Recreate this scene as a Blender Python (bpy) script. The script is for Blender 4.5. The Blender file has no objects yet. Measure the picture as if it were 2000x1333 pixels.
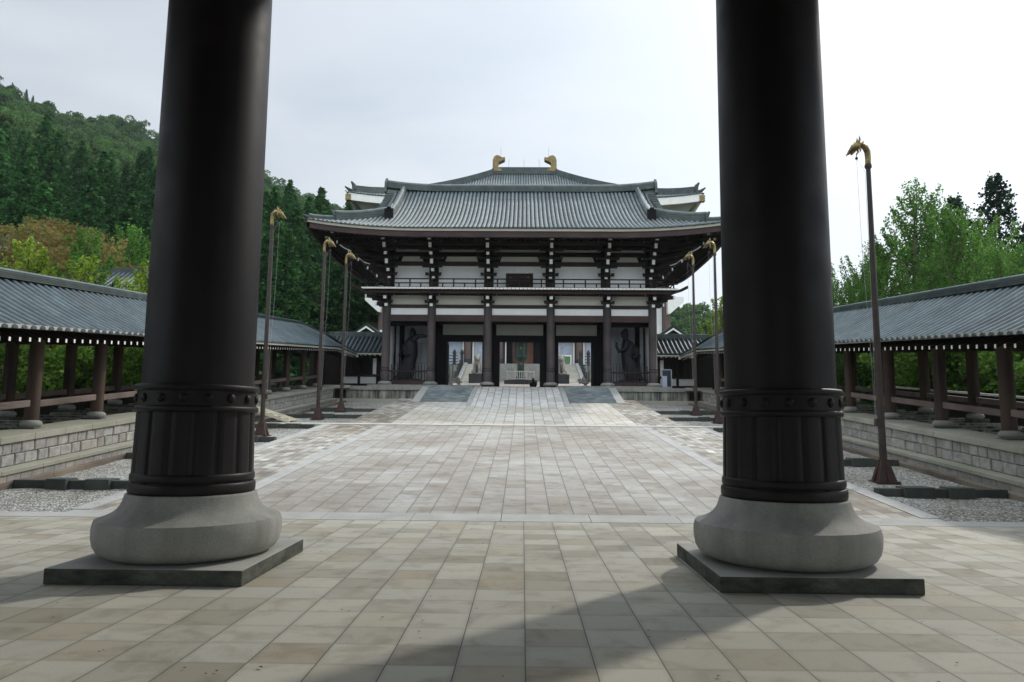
import bpy, bmesh, math, random
from mathutils import Vector, Matrix, noise
R = math.radians
PI = math.pi
sc = bpy.context.scene
col = sc.collection
rnd = random.Random(7)

# ------------------------------------------------------------------ camera
cam_d = bpy.data.cameras.new('camera'); cam = bpy.data.objects.new('camera', cam_d); col.objects.link(cam)
cam.location = (0.35, 0, 1.6)
cam.matrix_world = Matrix.Translation((0.35, 0, 1.6)) @ Matrix.Rotation(R(0.9), 4, 'Z') @ Matrix.Rotation(R(96.65), 4, 'X') @ Matrix.Rotation(R(0.5), 4, 'Z')
cam_d.sensor_width = 36; cam_d.lens = 36 * 1390 / 2000
cam_d.clip_start = 0.1; cam_d.clip_end = 5000
sc.camera = cam
# ------------------------------------------------------------------ sky and sun
SUN_EL, SUN_AZ = 38.0, 45.0           # azimuth clockwise from +Y
w = bpy.data.worlds.new('World'); sc.world = w; w.use_nodes = True
nt = w.node_tree; N = nt.nodes; L = nt.links
bg = N['Background']; bg.inputs[1].default_value = 0.1
sky = N.new('ShaderNodeTexSky'); sky.sky_type = 'NISHITA'; sky.sun_disc = False
sky.sun_elevation = R(SUN_EL); sky.sun_rotation = R(SUN_AZ); sky.air_density = 1.0; sky.dust_density = 2.0
tc = N.new('ShaderNodeTexCoord'); mp = N.new('ShaderNodeMapping'); mp.inputs['Scale'].default_value = (1, 1, 3.0)
nz = N.new('ShaderNodeTexNoise'); nz.inputs['Scale'].default_value = 1.6; nz.inputs['Detail'].default_value = 5
nz.inputs['Roughness'].default_value = 0.5; nz.inputs['Distortion'].default_value = 0.6
L.new(tc.outputs['Generated'], mp.inputs[0]); L.new(mp.outputs[0], nz.inputs[0])
cr = N.new('ShaderNodeValToRGB'); cr.color_ramp.elements[0].position = 0.32; cr.color_ramp.elements[1].position = 0.62
cr.color_ramp.elements[0].color = (.62, .62, .62, 1); cr.color_ramp.elements[1].color = (.97, .97, .97, 1)
L.new(nz.outputs[0], cr.inputs[0])
mx = N.new('ShaderNodeMix'); mx.data_type = 'RGBA'; mx.inputs[7].default_value = (6.45, 6.95, 7.4, 1)
L.new(cr.outputs[0], mx.inputs[0]); L.new(sky.outputs[0], mx.inputs[6])
def wm(op, a, b=None, c=None):
    nd = N.new('ShaderNodeMath'); nd.operation = op
    for i, v in enumerate((a, b, c)):
        if v is None: continue
        if isinstance(v, (int, float)): nd.inputs[i].default_value = v
        else: L.new(v, nd.inputs[i])
    return nd.outputs[0]
def sstep(v, a, b):
    nd = N.new('ShaderNodeMapRange'); nd.interpolation_type = 'SMOOTHSTEP'; L.new(v, nd.inputs[0]); nd.inputs[1].default_value = a; nd.inputs[2].default_value = b; return nd.outputs[0]
sep = N.new('ShaderNodeSeparateXYZ'); L.new(tc.outputs['Generated'], sep.inputs[0])
dt = N.new('ShaderNodeVectorMath'); dt.operation = 'DOT_PRODUCT'; L.new(tc.outputs['Generated'], dt.inputs[0])
dt.inputs[1].default_value = (math.sin(R(SUN_AZ)) * math.cos(R(SUN_EL)), math.cos(R(SUN_AZ)) * math.cos(R(SUN_EL)), math.sin(R(SUN_EL)))
f1 = wm('MULTIPLY', wm('POWER', wm('MAXIMUM', dt.outputs['Value'], 0), 3), .62)
f2 = wm('MULTIPLY', sstep(sep.outputs[2], .52, .92), 1.5)
f3 = wm('MULTIPLY', sstep(wm('MULTIPLY', sep.outputs[1], -1), -.1, .6), 1.0)
ff = wm('ADD', wm('ADD', wm('ADD', f1, f2), f3), 1.0)
sc_ = N.new('ShaderNodeVectorMath'); sc_.operation = 'SCALE'; L.new(mx.outputs[2], sc_.inputs[0]); L.new(ff, sc_.inputs['Scale']); L.new(sc_.outputs[0], bg.inputs[0])
sd = bpy.data.lights.new('sun', 'SUN'); sd.energy = 2.0; sd.angle = R(2.6); sd.color = (1, .95, .87)
sun = bpy.data.objects.new('sun', sd); col.objects.link(sun)
sv = Vector((math.sin(R(SUN_AZ)) * math.cos(R(SUN_EL)), math.cos(R(SUN_AZ)) * math.cos(R(SUN_EL)), math.sin(R(SUN_EL))))
sun.rotation_euler = sv.to_track_quat('Z', 'Y').to_euler()
sc.view_settings.view_transform = 'Standard'; sc.view_settings.look = 'None'
sc.view_settings.exposure = 0.1; sc.view_settings.gamma = 1

# ------------------------------------------------------------------ node helpers
def lin(c):
    return tuple(((v / 255) / 12.92 if v / 255 <= .04045 else ((v / 255 + .055) / 1.055) ** 2.4) for v in c) + (1,)
class MT:
    def __init__(s, name, rough=.8, metal=0, spec=.5):
        s.m = bpy.data.materials.new(name); s.m.use_nodes = True
        s.t = s.m.node_tree; s.b = s.t.nodes['Principled BSDF']
        s.b.inputs['Roughness'].default_value = rough; s.b.inputs['Metallic'].default_value = metal
        s.b.inputs['Specular IOR Level'].default_value = spec
    def n(s, kind, **kw):
        nd = s.t.nodes.new('ShaderNode' + kind)
        for k, v in kw.items():
            if hasattr(nd, k): setattr(nd, k, v)
        return nd
    def l(s, a, b): s.t.links.new(a, b)
    def math(s, op, a, b=None, c=None):
        nd = s.n('Math', operation=op)
        for i, v in enumerate((a, b, c)):
            if v is None: continue
            if isinstance(v, (int, float)): nd.inputs[i].default_value = v
            else: s.l(v, nd.inputs[i])
        return nd.outputs[0]
    def mix(s, f, a, b, blend='MIX'):
        nd = s.n('Mix', data_type='RGBA', blend_type=blend)
        for i, v in ((0, f), (6, a), (7, b)):
            if isinstance(v, (int, float)): nd.inputs[i].default_value = v
            elif isinstance(v, tuple): nd.inputs[i].default_value = v
            else: s.l(v, nd.inputs[i])
        return nd.outputs[2]
    def obj(s, scale=(1, 1, 1), rot=(0, 0, 0)):
        if not hasattr(s, 'tc'): s.tc = s.n('TexCoord')
        m = s.n('Mapping'); m.inputs['Scale'].default_value = scale; m.inputs['Rotation'].default_value = rot
        s.l(s.tc.outputs['Object'], m.inputs[0]); return m.outputs[0]
    def noise(s, vec, scale, detail=4, rough=.55, dist=0):
        nd = s.n('TexNoise'); s.l(vec, nd.inputs['Vector']); nd.inputs['Scale'].default_value = scale
        nd.inputs['Detail'].default_value = detail; nd.inputs['Roughness'].default_value = rough
        nd.inputs['Distortion'].default_value = dist; return nd.outputs['Fac']
    def ramp(s, f, stops, interp='LINEAR'):
        nd = s.n('ValToRGB'); s.l(f, nd.inputs[0]); e = nd.color_ramp.elements; nd.color_ramp.interpolation = interp
        e[0].position, e[0].color = stops[0][0], stops[0][1]; e[1].position, e[1].color = stops[-1][0], stops[-1][1]
        for p, c in stops[1:-1]:
            q = e.new(p); q.color = c
        return nd.outputs[0]
    def bump(s, h, strength=.3, dist=.02):
        nd = s.n('Bump'); nd.inputs['Strength'].default_value = strength; nd.inputs['Distance'].default_value = dist
        s.l(h, nd.inputs['Height']); s.l(nd.outputs[0], s.b.inputs['Normal'])
    def color(s, c):
        if isinstance(c, tuple): s.b.inputs['Base Color'].default_value = c
        else: s.l(c, s.b.inputs['Base Color'])
        return s
def g(v): return (v, v, v, 1)
def rgb(r, gg, b): return (r, gg, b, 1)

def stone(name, c, var=.25, scale=3, rough=.85, bump=.25, speck=True, island=0.0, streak=0.0, tint=None, side=0.0):
    m = MT(name, rough, spec=.3); v = m.obj()
    f = m.noise(v, scale, 6, .6)
    a = tuple(x * (1 - var) for x in c[:3]) + (1,); b = tuple(min(1, x * (1 + var)) for x in c[:3]) + (1,)
    cc = m.ramp(f, [(.3, a), (.7, b)])
    if tint: cc = m.mix(m.ramp(m.noise(v, scale * .35, 3), [(.45, g(0)), (.7, g(.8))]), cc, tint)
    if speck:
        s2 = m.noise(v, 90, 2, .5); cc = m.mix(.35, cc, m.ramp(s2, [(.35, g(.25)), (.65, g(1))]), 'MULTIPLY')
    if island:
        gi = m.n('NewGeometry'); cc = m.mix(1.0, cc, m.ramp(gi.outputs['Random Per Island'], [(0, g(1 - island)), (1, g(1 + island))]), 'MULTIPLY')
    if streak:
        sv_ = m.obj((2.2, 2.2, .18)); st = m.noise(sv_, 1.6, 5, .65)
        cc = m.mix(streak, cc, m.ramp(st, [(.38, g(.12)), (.6, g(1))]), 'MULTIPLY')
    if side:                                            # algae and soot on upright faces
        gn = m.n('NewGeometry'); sx = m.n('SeparateXYZ'); m.l(gn.outputs['True Normal'], sx.inputs[0])
        up_ = m.math('LESS_THAN', sx.outputs[2], .5); dn = m.ramp(m.noise(m.obj((1, 1, 2.5)), 2.4, 5, .7), [(.3, g(.05)), (.62, rgb(.30, .31, .27))])
        cc = m.mix(m.math('MULTIPLY', up_, side), cc, m.mix(1.0, cc, dn, 'MULTIPLY'))
    m.color(cc); m.bump(m.noise(v, 45, 5, .7), bump, .01)
    return m.m

def tiles(name, w_, h_, cols, grout=.006, gcol=g(.05), stagger=0.0, x0=0, y0=0, rough=.75, stain=.5, big=None, jit=0, bump=.35):
    """paving: one random tone per slab, joints, water stains"""
    m = MT(name, rough, spec=.35); v = m.obj()
    sp = m.n('SeparateXYZ'); m.l(v, sp.inputs[0])
    X = m.math('DIVIDE', m.math('SUBTRACT', sp.outputs[0], x0), w_); ix = m.math('FLOOR', X); fx = m.math('SUBTRACT', X, ix)
    Y = m.math('DIVIDE', m.math('SUBTRACT', sp.outputs[1], y0), h_)
    if stagger:
        wn = m.n('TexWhiteNoise', noise_dimensions='1D'); m.l(ix, wn.inputs['W'])
        Y = m.math('ADD', Y, m.math('MULTIPLY', wn.outputs['Value'], stagger))
    iy = m.math('FLOOR', Y); fy = m.math('SUBTRACT', Y, iy)
    cb = m.n('CombineXYZ'); m.l(ix, cb.inputs[0]); m.l(iy, cb.inputs[1])
    wn = m.n('TexWhiteNoise', noise_dimensions='2D'); m.l(cb.outputs[0], wn.inputs['Vector'])
    c = m.ramp(wn.outputs['Value'], cols, 'LINEAR')
    # distance to joint in metres
    dx = m.math('MULTIPLY', m.math('MINIMUM', fx, m.math('SUBTRACT', 1, fx)), w_)
    dy = m.math('MULTIPLY', m.math('MINIMUM', fy, m.math('SUBTRACT', 1, fy)), h_)
    dy2 = m.math('ADD', dy, grout * .7)
    d = m.math('MINIMUM', dx, dy2)
    gm = m.n('MapRange', interpolation_type='SMOOTHSTEP'); m.l(d, gm.inputs[0]); gm.inputs[1].default_value = grout * .4; gm.inputs[2].default_value = grout * 1.3
    # slab-local stains: noise offset per slab
    off = m.n('VectorMath', operation='MULTIPLY_ADD'); m.l(wn.outputs['Color'], off.inputs[0]); off.inputs[1].default_value = (9, 9, 9); m.l(v, off.inputs[2])
    st = m.noise(off.outputs[0], 2.6, 4, .6, .4)
    c = m.mix(stain, c, m.ramp(st, [(.30, rgb(.42, .38, .31)), (.5, g(.95)), (1, g(1.1))]), 'MULTIPLY')
    if big: c = m.mix(m.ramp(m.noise(v, .22, 5, .6, .5), [(.40, g(0)), (.62, g(big[1]))]), c, big[0], 'MULTIPLY')
    fine = m.noise(v, 70, 3, .6)
    c = m.mix(.3, c, m.ramp(fine, [(.3, g(.6)), (.7, g(1.15))]), 'MULTIPLY')
    # damp dark rim along the joints
    rim = m.n('MapRange', interpolation_type='SMOOTHSTEP'); m.l(d, rim.inputs[0]); rim.inputs[1].default_value = 0; rim.inputs[2].default_value = .05
    c = m.mix(m.math('MULTIPLY', m.math('SUBTRACT', 1, rim.outputs[0]), .18), c, g(.12))
    c = m.mix(gm.outputs[0], gcol, c)
    m.color(c)
    hgt = m.math('ADD', m.math('MULTIPLY', gm.outputs[0], .6), m.math('MULTIPLY', fine, .25))
    m.bump(hgt, bump, .012)
    return m.m

def wood(name, c, c2, rough=.6, axis=2, scale=1.0, bump=.2):
    m = MT(name, rough, spec=.3); s_ = [14 * scale] * 3; s_[axis] = .7 * scale
    f = m.noise(m.obj(tuple(s_)), 1.0, 6, .65, .3); f2 = m.noise(m.obj(), .8, 3)
    cc = m.mix(m.ramp(f2, [(.35, g(0)), (.7, g(1))]), m.ramp(f, [(.3, c), (.7, c2)]), tuple(x * 1.5 for x in c2[:3]) + (1,))
    m.color(cc); m.bump(f, bump, .01); return m.m

def leaf(name, c1, c2, c3, transl=.35, obj_var=.25):
    m = MT(name, .8, spec=.08); gi = m.n('NewGeometry'); oi = m.n('ObjectInfo')
    c = m.ramp(gi.outputs['Random Per Island'], [(0, c1), (.55, c2), (1, c3)])
    big = m.noise(m.obj(), .45, 3, .6)
    c = m.mix(.6, c, m.ramp(big, [(.35, g(.55)), (.65, g(1.25))]), 'MULTIPLY')
    c = m.mix(1.0, c, m.ramp(oi.outputs['Random'], [(0, g(1 - obj_var)), (1, g(1 + obj_var))]), 'MULTIPLY')
    tr = m.n('BsdfTranslucent'); m.l(c, tr.inputs[0]); m.color(c)
    ms = m.n('MixShader'); ms.inputs[0].default_value = transl
    out = m.t.nodes['Material Output']; m.l(m.b.outputs[0], ms.inputs[1]); m.l(tr.outputs[0], ms.inputs[2]); m.l(ms.outputs[0], out.inputs[0])
    return m.m

# ------------------------------------------------------------------ materials
M = {}
M['near'] = tiles('pavement_slabs', .465, .44, [(0, rgb(.285, .262, .200)), (.25, rgb(.36, .342, .280)), (.55, rgb(.41, .395, .335)), (.8, rgb(.45, .43, .355)), (1, rgb(.33, .295, .215))], .0045, rgb(.07, .07, .055), x0=.35 + .03, y0=.1, stain=.5)
AV = [(0, rgb(.34, .32, .28)), (.2, rgb(.40, .38, .338)), (.45, rgb(.435, .42, .38)), (.7, rgb(.42, .41, .385)), (.9, rgb(.475, .465, .43)), (1, rgb(.365, .335, .285))]
M['avenue'] = tiles('avenue_slabs', .4165, .40, AV, .006, rgb(.08, .075, .07), stagger=.6, big=(rgb(.66, .60, .55), .85))
M['mosaic'] = tiles('avenue_blocks', .25, .36, [(0, rgb(.24, .215, .19)), (.3, rgb(.35, .33, .29)), (.6, rgb(.44, .425, .375)), (.88, rgb(.50, .485, .43)), (1, rgb(.66, .645, .58))], .006, rgb(.07, .06, .05), stagger=8, big=(rgb(.58, .52, .45), .9))
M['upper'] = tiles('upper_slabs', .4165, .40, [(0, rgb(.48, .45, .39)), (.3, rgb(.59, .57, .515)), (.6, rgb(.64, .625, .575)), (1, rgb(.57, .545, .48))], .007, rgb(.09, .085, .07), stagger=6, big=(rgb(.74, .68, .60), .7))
M['ramp'] = tiles('ramp_slabs', .42, .5, [(0, rgb(.50, .49, .46)), (.35, rgb(.62, .605, .57)), (.7, rgb(.69, .67, .63)), (1, rgb(.58, .585, .59))], .012, rgb(.05, .05, .045), stagger=8)
M['court'] = tiles('court_slabs', .42, .42, [(0, rgb(.28, .22, .20)), (.5, rgb(.38, .32, .29)), (1, rgb(.50, .46, .42))], .006, stagger=4)
M['granite'] = stone('granite', rgb(.33, .33, .30), .22, 1.6, .75, .3, streak=.22, tint=rgb(.27, .27, .235))
M['plinth'] = stone('plinth_stone', rgb(.36, .36, .33), .2, 1.7, .8, .3, side=1.0)
M['kerb'] = stone('kerb_stone', rgb(.55, .53, .47), .18, 1.2, .85, .3)
M['strip'] = stone('strip_stone', rgb(.44, .435, .41), .15, 1.5, .85, .2)
M['cap'] = stone('cap_stone', rgb(.40, .38, .32), .18, 1.0, .85, .3, tint=rgb(.30, .31, .22))
M['block'] = stone('wall_blocks', rgb(.37, .36, .335), .30, 5, .9, 1.0, island=.14, tint=rgb(.38, .34, .28))
M['blockdark'] = stone('wall_joints', rgb(.10, .095, .085), .2, 3)
M['retain'] = stone('stained_stone', rgb(.35, .36, .31), .35, .9, .9, .5, streak=.95)
M['beam_stone'] = stone('damp_stone', rgb(.075, .085, .075), .3, 2.5, .85, .5)
M['step_blue'] = stone('blue_grey_step', rgb(.25, .285, .29), .25, 1.4, .8, .3, island=.22)
M['gutter'] = stone('gutter_stone', rgb(.16, .125, .10), .3, 1.1, .9, .4, tint=rgb(.33, .28, .2))
M['whitestone'] = stone('white_stone', rgb(.62, .60, .55), .15, 3, .8, .2)
M['lion'] = stone('weathered_pale_stone', rgb(.42, .40, .36), .35, 3, .9, .5, streak=.5)
M['darkstone'] = stone('dark_pedestal', rgb(.06, .06, .06), .2, 3)
m = MT('gravel_stones', .9, spec=.2); v = m.obj()
vo = m.n('TexVoronoi'); m.l(v, vo.inputs['Vector']); vo.inputs['Scale'].default_value = 26
sp = m.n('SeparateColor'); m.l(vo.outputs['Color'], sp.inputs[0])
c = m.ramp(sp.outputs[0], [(0, rgb(.22, .22, .20)), (.4, rgb(.42, .42, .39)), (.8, rgb(.62, .61, .58)), (1, rgb(.85, .84, .80))])
c = m.mix(m.ramp(vo.outputs['Distance'], [(.42, g(0)), (.7, g(.7))]), c, g(.06))
c = m.mix(.8, c, m.ramp(m.noise(v, .5, 4), [(.35, rgb(.7, .66, .58)), (.65, g(1.1))]), 'MULTIPLY')
m.color(c); m.bump(m.math('SUBTRACT', 1, vo.outputs['Distance']), 1.0, .04); M['gravel'] = m.m
# bronze skin of the pillars
m = MT('dark_bronze', .42, spec=.2); v = m.obj((1, 1, .35)); f = m.noise(v, 1.6, 6, .65)
m.color(m.ramp(f, [(.3, rgb(.010, .008, .0082)), (.55, rgb(.016, .0125, .013)), (.75, rgb(.024, .019, .0195))]))
rg = m.ramp(m.noise(m.obj(), 3, 5), [(.3, g(.44)), (.7, g(.56))]); m.l(rg, m.b.inputs['Roughness']); m.bump(m.math('ADD', m.math('MULTIPLY', m.noise(m.obj(), 40, 4), .12), m.noise(m.obj((1, 1, .3)), 1.2, 2)), .06, .03); M['bronze'] = m.m
# roof tiles
def rooftile(name, c, rough=.33, metal=.0):
    m = MT(name, rough, metal, .45); v = m.obj(); gi = m.n('NewGeometry')
    f = m.noise(v, .7, 5, .6); cc = m.ramp(f, [(.3, tuple(x * .78 for x in c[:3]) + (1,)), (.7, tuple(x * 1.2 for x in c[:3]) + (1,))])
    cc = m.mix(1, cc, m.ramp(gi.outputs['Random Per Island'], [(0, g(.85)), (1, g(1.15))]), 'MULTIPLY')
    fl = m.n('VectorMath', operation='FLOOR'); m.l(m.obj((3.1, 3.1, 3.1)), fl.inputs[0]); wn = m.n('TexWhiteNoise', noise_dimensions='3D'); m.l(fl.outputs[0], wn.inputs['Vector'])
    cc = m.mix(1, cc, m.ramp(wn.outputs['Value'], [(0, g(.84)), (.85, g(1.1)), (1, g(1.35))]), 'MULTIPLY')
    cc = m.mix(m.ramp(m.noise(v, .35, 5, .7), [(.5, g(0)), (.7, g(.35))]), cc, rgb(.10, .115, .085))
    m.color(cc); m.l(m.ramp(m.noise(v, 4, 4), [(.3, g(rough * .8)), (.7, g(rough * 1.5))]), m.b.inputs['Roughness']); return m.m
M['roof'] = rooftile('grey_roof_tile', rgb(.112, .142, .146), .42)
M['roof2'] = rooftile('corridor_roof_tile', rgb(.052, .080, .090), .4)
M['roofdark'] = stone('dark_roof_gap', rgb(.024, .032, .036), .2, 2, .8, .1, False)
M['ridge'] = rooftile('ridge_tile', rgb(.055, .074, .070), .5)
m = MT('layered_ridge_tile', .5, spec=.5); sp = m.n('SeparateXYZ'); m.l(m.obj(), sp.inputs[0])
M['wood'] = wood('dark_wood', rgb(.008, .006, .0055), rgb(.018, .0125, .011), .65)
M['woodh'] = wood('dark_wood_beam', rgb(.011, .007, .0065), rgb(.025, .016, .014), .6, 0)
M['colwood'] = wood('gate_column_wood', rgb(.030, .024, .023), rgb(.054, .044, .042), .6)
M['galwood'] = wood('corridor_column_wood', rgb(.018, .013, .010), rgb(.050, .031, .021), .6)
M['galrail'] = wood('corridor_rail_wood', rgb(.065, .048, .042), rgb(.13, .10, .088), .7, 1)
M['black'] = MT('black_lacquer', .8, spec=.2).color(rgb(.008, .007, .007)).m  # one even near-black, shared by timber, fittings, backings and openings
M['maroon'] = wood('maroon_fascia', rgb(.022, .011, .011), rgb(.042, .023, .021), .5, 0)
M['fascia'] = stone('pale_fascia', rgb(.42, .40, .33), .1, 1, .7, .05, False)
M['plaster'] = stone('white_plaster', rgb(.86, .87, .86), .05, .9, .9, .08, False, streak=.04)
M['cream'] = stone('cream_plaster', rgb(.66, .66, .58), .05, .6, .9, .08, False)
M['dull'] = stone('dull_plaster', rgb(.40, .40, .36), .08, .6, .9, .08, False)
M['nichep'] = stone('niche_plaster', rgb(.52, .54, .56), .06, .6, .9, .08, False)
M['whitep'] = stone('white_paint', rgb(.9, .9, .84), .06, 2, .7, .05, False)
M['gold'] = MT('gold_leaf', .35, .9).color(rgb(.55, .36, .10)).m
m = MT('aged_gilt', .42, .75); m.color(m.ramp(m.noise(m.obj(), 6, 5), [(.35, rgb(.10, .075, .035)), (.65, rgb(.33, .25, .11))])); m.bump(m.noise(m.obj(), 14, 3), .5, .03); M['gilt'] = m.m
M['pole'] = stone('rusty_brown_steel', rgb(.052, .040, .036), .25, 2, .45, .1, False)
M['rust'] = stone('rust_red_steel', rgb(.060, .034, .029), .25, 4, .6, .2, False)
M['statue'] = stone('black_bronze_statue', rgb(.011, .011, .014), .25, 2, .5, .3, False)
M['patina'] = stone('green_bronze', rgb(.045, .075, .068), .35, 2.5, .5, .3, False)
M['blackcloth'] = stone('black_clothing', rgb(.012, .011, .012), .2, 8, .9, .3, False)
M['skin'] = MT('skin', .6).color(rgb(.45, .27, .19)).m
M['hair'] = MT('hair', .5).color(rgb(.012, .01, .01)).m
M['board'] = MT('dark_board', .4).color(rgb(.02, .028, .045)).m
M['boardw'] = MT('pale_blue_board', .5).color(rgb(.40, .45, .55)).m
M['steel'] = MT('grey_frame', .4, .3).color(rgb(.4, .43, .46)).m
M['rope'] = MT('rope', .8).color(rgb(.35, .34, .32)).m
M['palewood'] = wood('pale_timber', rgb(.42, .38, .28), rgb(.60, .56, .44), .7, 0)
M['hallwall'] = tiles('hall_wall_tiles', 1.6, 10, [(0, rgb(.42, .47, .55)), (1, rgb(.50, .55, .62))], .03, rgb(.3, .33, .38))
M['hallbrown'] = stone('hall_brown', rgb(.14, .10, .088), .1, .5, .7, .05, False)
M['greenboard'] = MT('green_board', .6).color(rgb(.10, .19, .08)).m
M['door'] = wood('red_brown_door', rgb(.045, .020, .012), rgb(.085, .036, .022), .6)
M['bark'] = wood('bark', rgb(.05, .038, .028), rgb(.13, .105, .08), .9, 2, .6, .6)
M['soil'] = stone('forest_soil', rgb(.035, .05, .02), .4, .15, .95, .3, False)
M['grassy'] = stone('lawn', rgb(.09, .14, .03), .4, .6, .95, .6, False)
M['cedar'] = leaf('cedar_needles', rgb(.022, .068, .020), rgb(.040, .120, .034), rgb(.080, .190, .05), .3)
M['broad'] = leaf('broad_leaves', rgb(.045, .105, .030), rgb(.080, .165, .045), rgb(.15, .25, .07), .35, .3)
M['ginkgo'] = leaf('ginkgo_leaves', rgb(.060, .15, .030), rgb(.10, .23, .045), rgb(.19, .34, .075), .45, .16)
M['ginkgoy'] = leaf('yellowing_ginkgo_leaves', rgb(.15, .26, .035), rgb(.24, .36, .045), rgb(.38, .46, .06), .45, .12)
M['maple'] = leaf('turning_maple_leaves', rgb(.12, .15, .04), rgb(.20, .18, .06), rgb(.27, .15, .065), .4, .15)
M['mapleg'] = leaf('green_maple_leaves', rgb(.055, .12, .022), rgb(.105, .21, .038), rgb(.21, .33, .06), .45, .15)
M['fir'] = leaf('fir_needles', rgb(.014, .030, .020), rgb(.022, .050, .030), rgb(.04, .075, .04), .15)

# ------------------------------------------------------------------ mesh helpers
class MB:
    def __init__(s): s.v = []; s.f = []; s.sm = []; s.mi = []; s.cur = 0
    def add(s, vs, fs, smooth=False):
        o = len(s.v); s.v += [tuple(p) for p in vs]; s.f += [tuple(i + o for i in f) for f in fs]
        s.sm += [smooth] * len(fs); s.mi += [s.cur] * len(fs); return s
    def box(s, x0, x1, y0, y1, z0, z1):
        if x0 > x1: x0, x1 = x1, x0
        if y0 > y1: y0, y1 = y1, y0
        return s.add([(x0, y0, z0), (x1, y0, z0), (x1, y1, z0), (x0, y1, z0), (x0, y0, z1), (x1, y0, z1), (x1, y1, z1), (x0, y1, z1)],
              [(3, 2, 1, 0), (4, 5, 6, 7), (0, 1, 5, 4), (1, 2, 6, 5), (2, 3, 7, 6), (3, 0, 4, 7)])
    def shear(s, x0, x1, y0, y1, z0a, z1a, z0b, z1b):      # box whose z changes from a (at y0) to b (at y1)
        return s.add([(x0, y0, z0a), (x1, y0, z0a), (x1, y1, z0b), (x0, y1, z0b), (x0, y0, z1a), (x1, y0, z1a), (x1, y1, z1b), (x0, y1, z1b)],
              [(3, 2, 1, 0), (4, 5, 6, 7), (0, 1, 5, 4), (1, 2, 6, 5), (2, 3, 7, 6), (3, 0, 4, 7)] if x1 > x0 else
              [(0, 1, 2, 3), (7, 6, 5, 4), (4, 5, 1, 0), (5, 6, 2, 1), (6, 7, 3, 2), (7, 4, 0, 3)])
    def quad(s, a, b, c, d): return s.add([a, b, c, d], [(0, 1, 2, 3)])
    def prism(s, poly, axis, a, b):                         # poly in the two other axes, extruded from a to b
        def P(p, q):
            return {'x': (q, p[0], p[1]), 'y': (p[0], q, p[1]), 'z': (p[0], p[1], q)}[axis]
        n = len(poly); vs = [P(p, a) for p in poly] + [P(p, b) for p in poly]
        return s.add(vs, [tuple(range(n))[::-1], tuple(range(n, 2 * n))] + [(i, (i + 1) % n, n + (i + 1) % n, n + i) for i in range(n)])
    def lathe(s, prof, cx=0, cy=0, seg=32, smooth=True, sx=1, sy=1, caps=True, ph=0):
        vs = []; fs = []; n = len(prof)
        for r, z in prof:
            for k in range(seg):
                a = 2 * PI * (k + ph) / seg; vs.append((cx + r * math.cos(a) * sx, cy + r * math.sin(a) * sy, z))
        for i in range(n - 1):
            for k in range(seg):
                k2 = (k + 1) % seg; fs.append((i * seg + k, i * seg + k2, (i + 1) * seg + k2, (i + 1) * seg + k))
        s.add(vs, fs, smooth)
        if caps:
            s.add(vs[:seg], [tuple(range(seg))[::-1]]); s.add(vs[-seg:], [tuple(range(seg))])
        return s
    def tube(s, pts, rads, seg=8, smooth=True, caps=True):
        pts = [Vector(p) for p in pts]
        if isinstance(rads, (int, float)): rads = [rads] * len(pts)
        vs = []; fs = []; up = None
        for i, p in enumerate(pts):
            d = (pts[min(i + 1, len(pts) - 1)] - pts[max(i - 1, 0)]).normalized()
            if up is None: up = Vector((0, 0, 1)) if abs(d.z) < .9 else Vector((1, 0, 0))
            a = d.cross(up).normalized(); b = a.cross(d).normalized(); up = b
            for k in range(seg):
                t = 2 * PI * k / seg; vs.append(p + (a * math.cos(t) + b * math.sin(t)) * rads[i])
        for i in range(len(pts) - 1):
            for k in range(seg):
                k2 = (k + 1) % seg; fs.append((i * seg + k, (i + 1) * seg + k, (i + 1) * seg + k2, i * seg + k2))
        s.add(vs, fs, smooth)
        if caps: s.add(vs[:seg], [tuple(range(seg))]); s.add(vs[-seg:], [tuple(range(seg))[::-1]])
        return s
    def sweep(s, pts, prof, side, smooth=False):            # prof (a,b): a along side vector, b along z
        side = Vector(side).normalized(); n = len(prof); vs = []; fs = []
        for p in pts:
            for a, b in prof: vs.append(Vector(p) + side * a + Vector((0, 0, b)))
        for i in range(len(pts) - 1):
            for k in range(n):
                k2 = (k + 1) % n; fs.append((i * n + k, i * n + k2, (i + 1) * n + k2, (i + 1) * n + k))
        s.add(vs, fs, smooth); s.add(vs[:n], [tuple(range(n))[::-1]]); s.add(vs[-n:], [tuple(range(n))]); return s
    def sphere(s, c, r, seg=12, rings=8, sc_=(1, 1, 1)):
        prof = [(max(.001, math.sin(PI * i / rings)) * r, -math.cos(PI * i / rings) * r) for i in range(rings + 1)]
        o = MB(); o.lathe(prof, 0, 0, seg, caps=False)
        return s.add([(c[0] + x * sc_[0], c[1] + y * sc_[1], c[2] + z * sc_[2]) for x, y, z in o.v], o.f, True)
    def build(s, name, mat, parent=None, bevel=0, **kw):
        off = Vector((0, 0, 0))
        if parent is not None:
            q = parent
            while q is not None: off += q.location; q = q.parent
        me = bpy.data.meshes.new(name)
        me.from_pydata([(x - off.x, y - off.y, z - off.z) for x, y, z in s.v], [], s.f)
        me.polygons.foreach_set('use_smooth', s.sm)
        if isinstance(mat, (list, tuple)):
            for q in mat: me.materials.append(q)
            me.polygons.foreach_set('material_index', s.mi)
        else: me.materials.append(mat)
        me.update()
        o = bpy.data.objects.new(name, me); col.objects.link(o); o.parent = parent
        if bevel:
            b = o.modifiers.new('bevel', 'BEVEL'); b.width = bevel; b.segments = 2; b.limit_method = 'ANGLE'; b.angle_limit = R(40)
        for k, v_ in kw.items(): o[k] = v_
        return o
def tag(o, label, cat, group=None):
    o['label'] = label; o['category'] = cat
    if group: o['group'] = group
    return o
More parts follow.
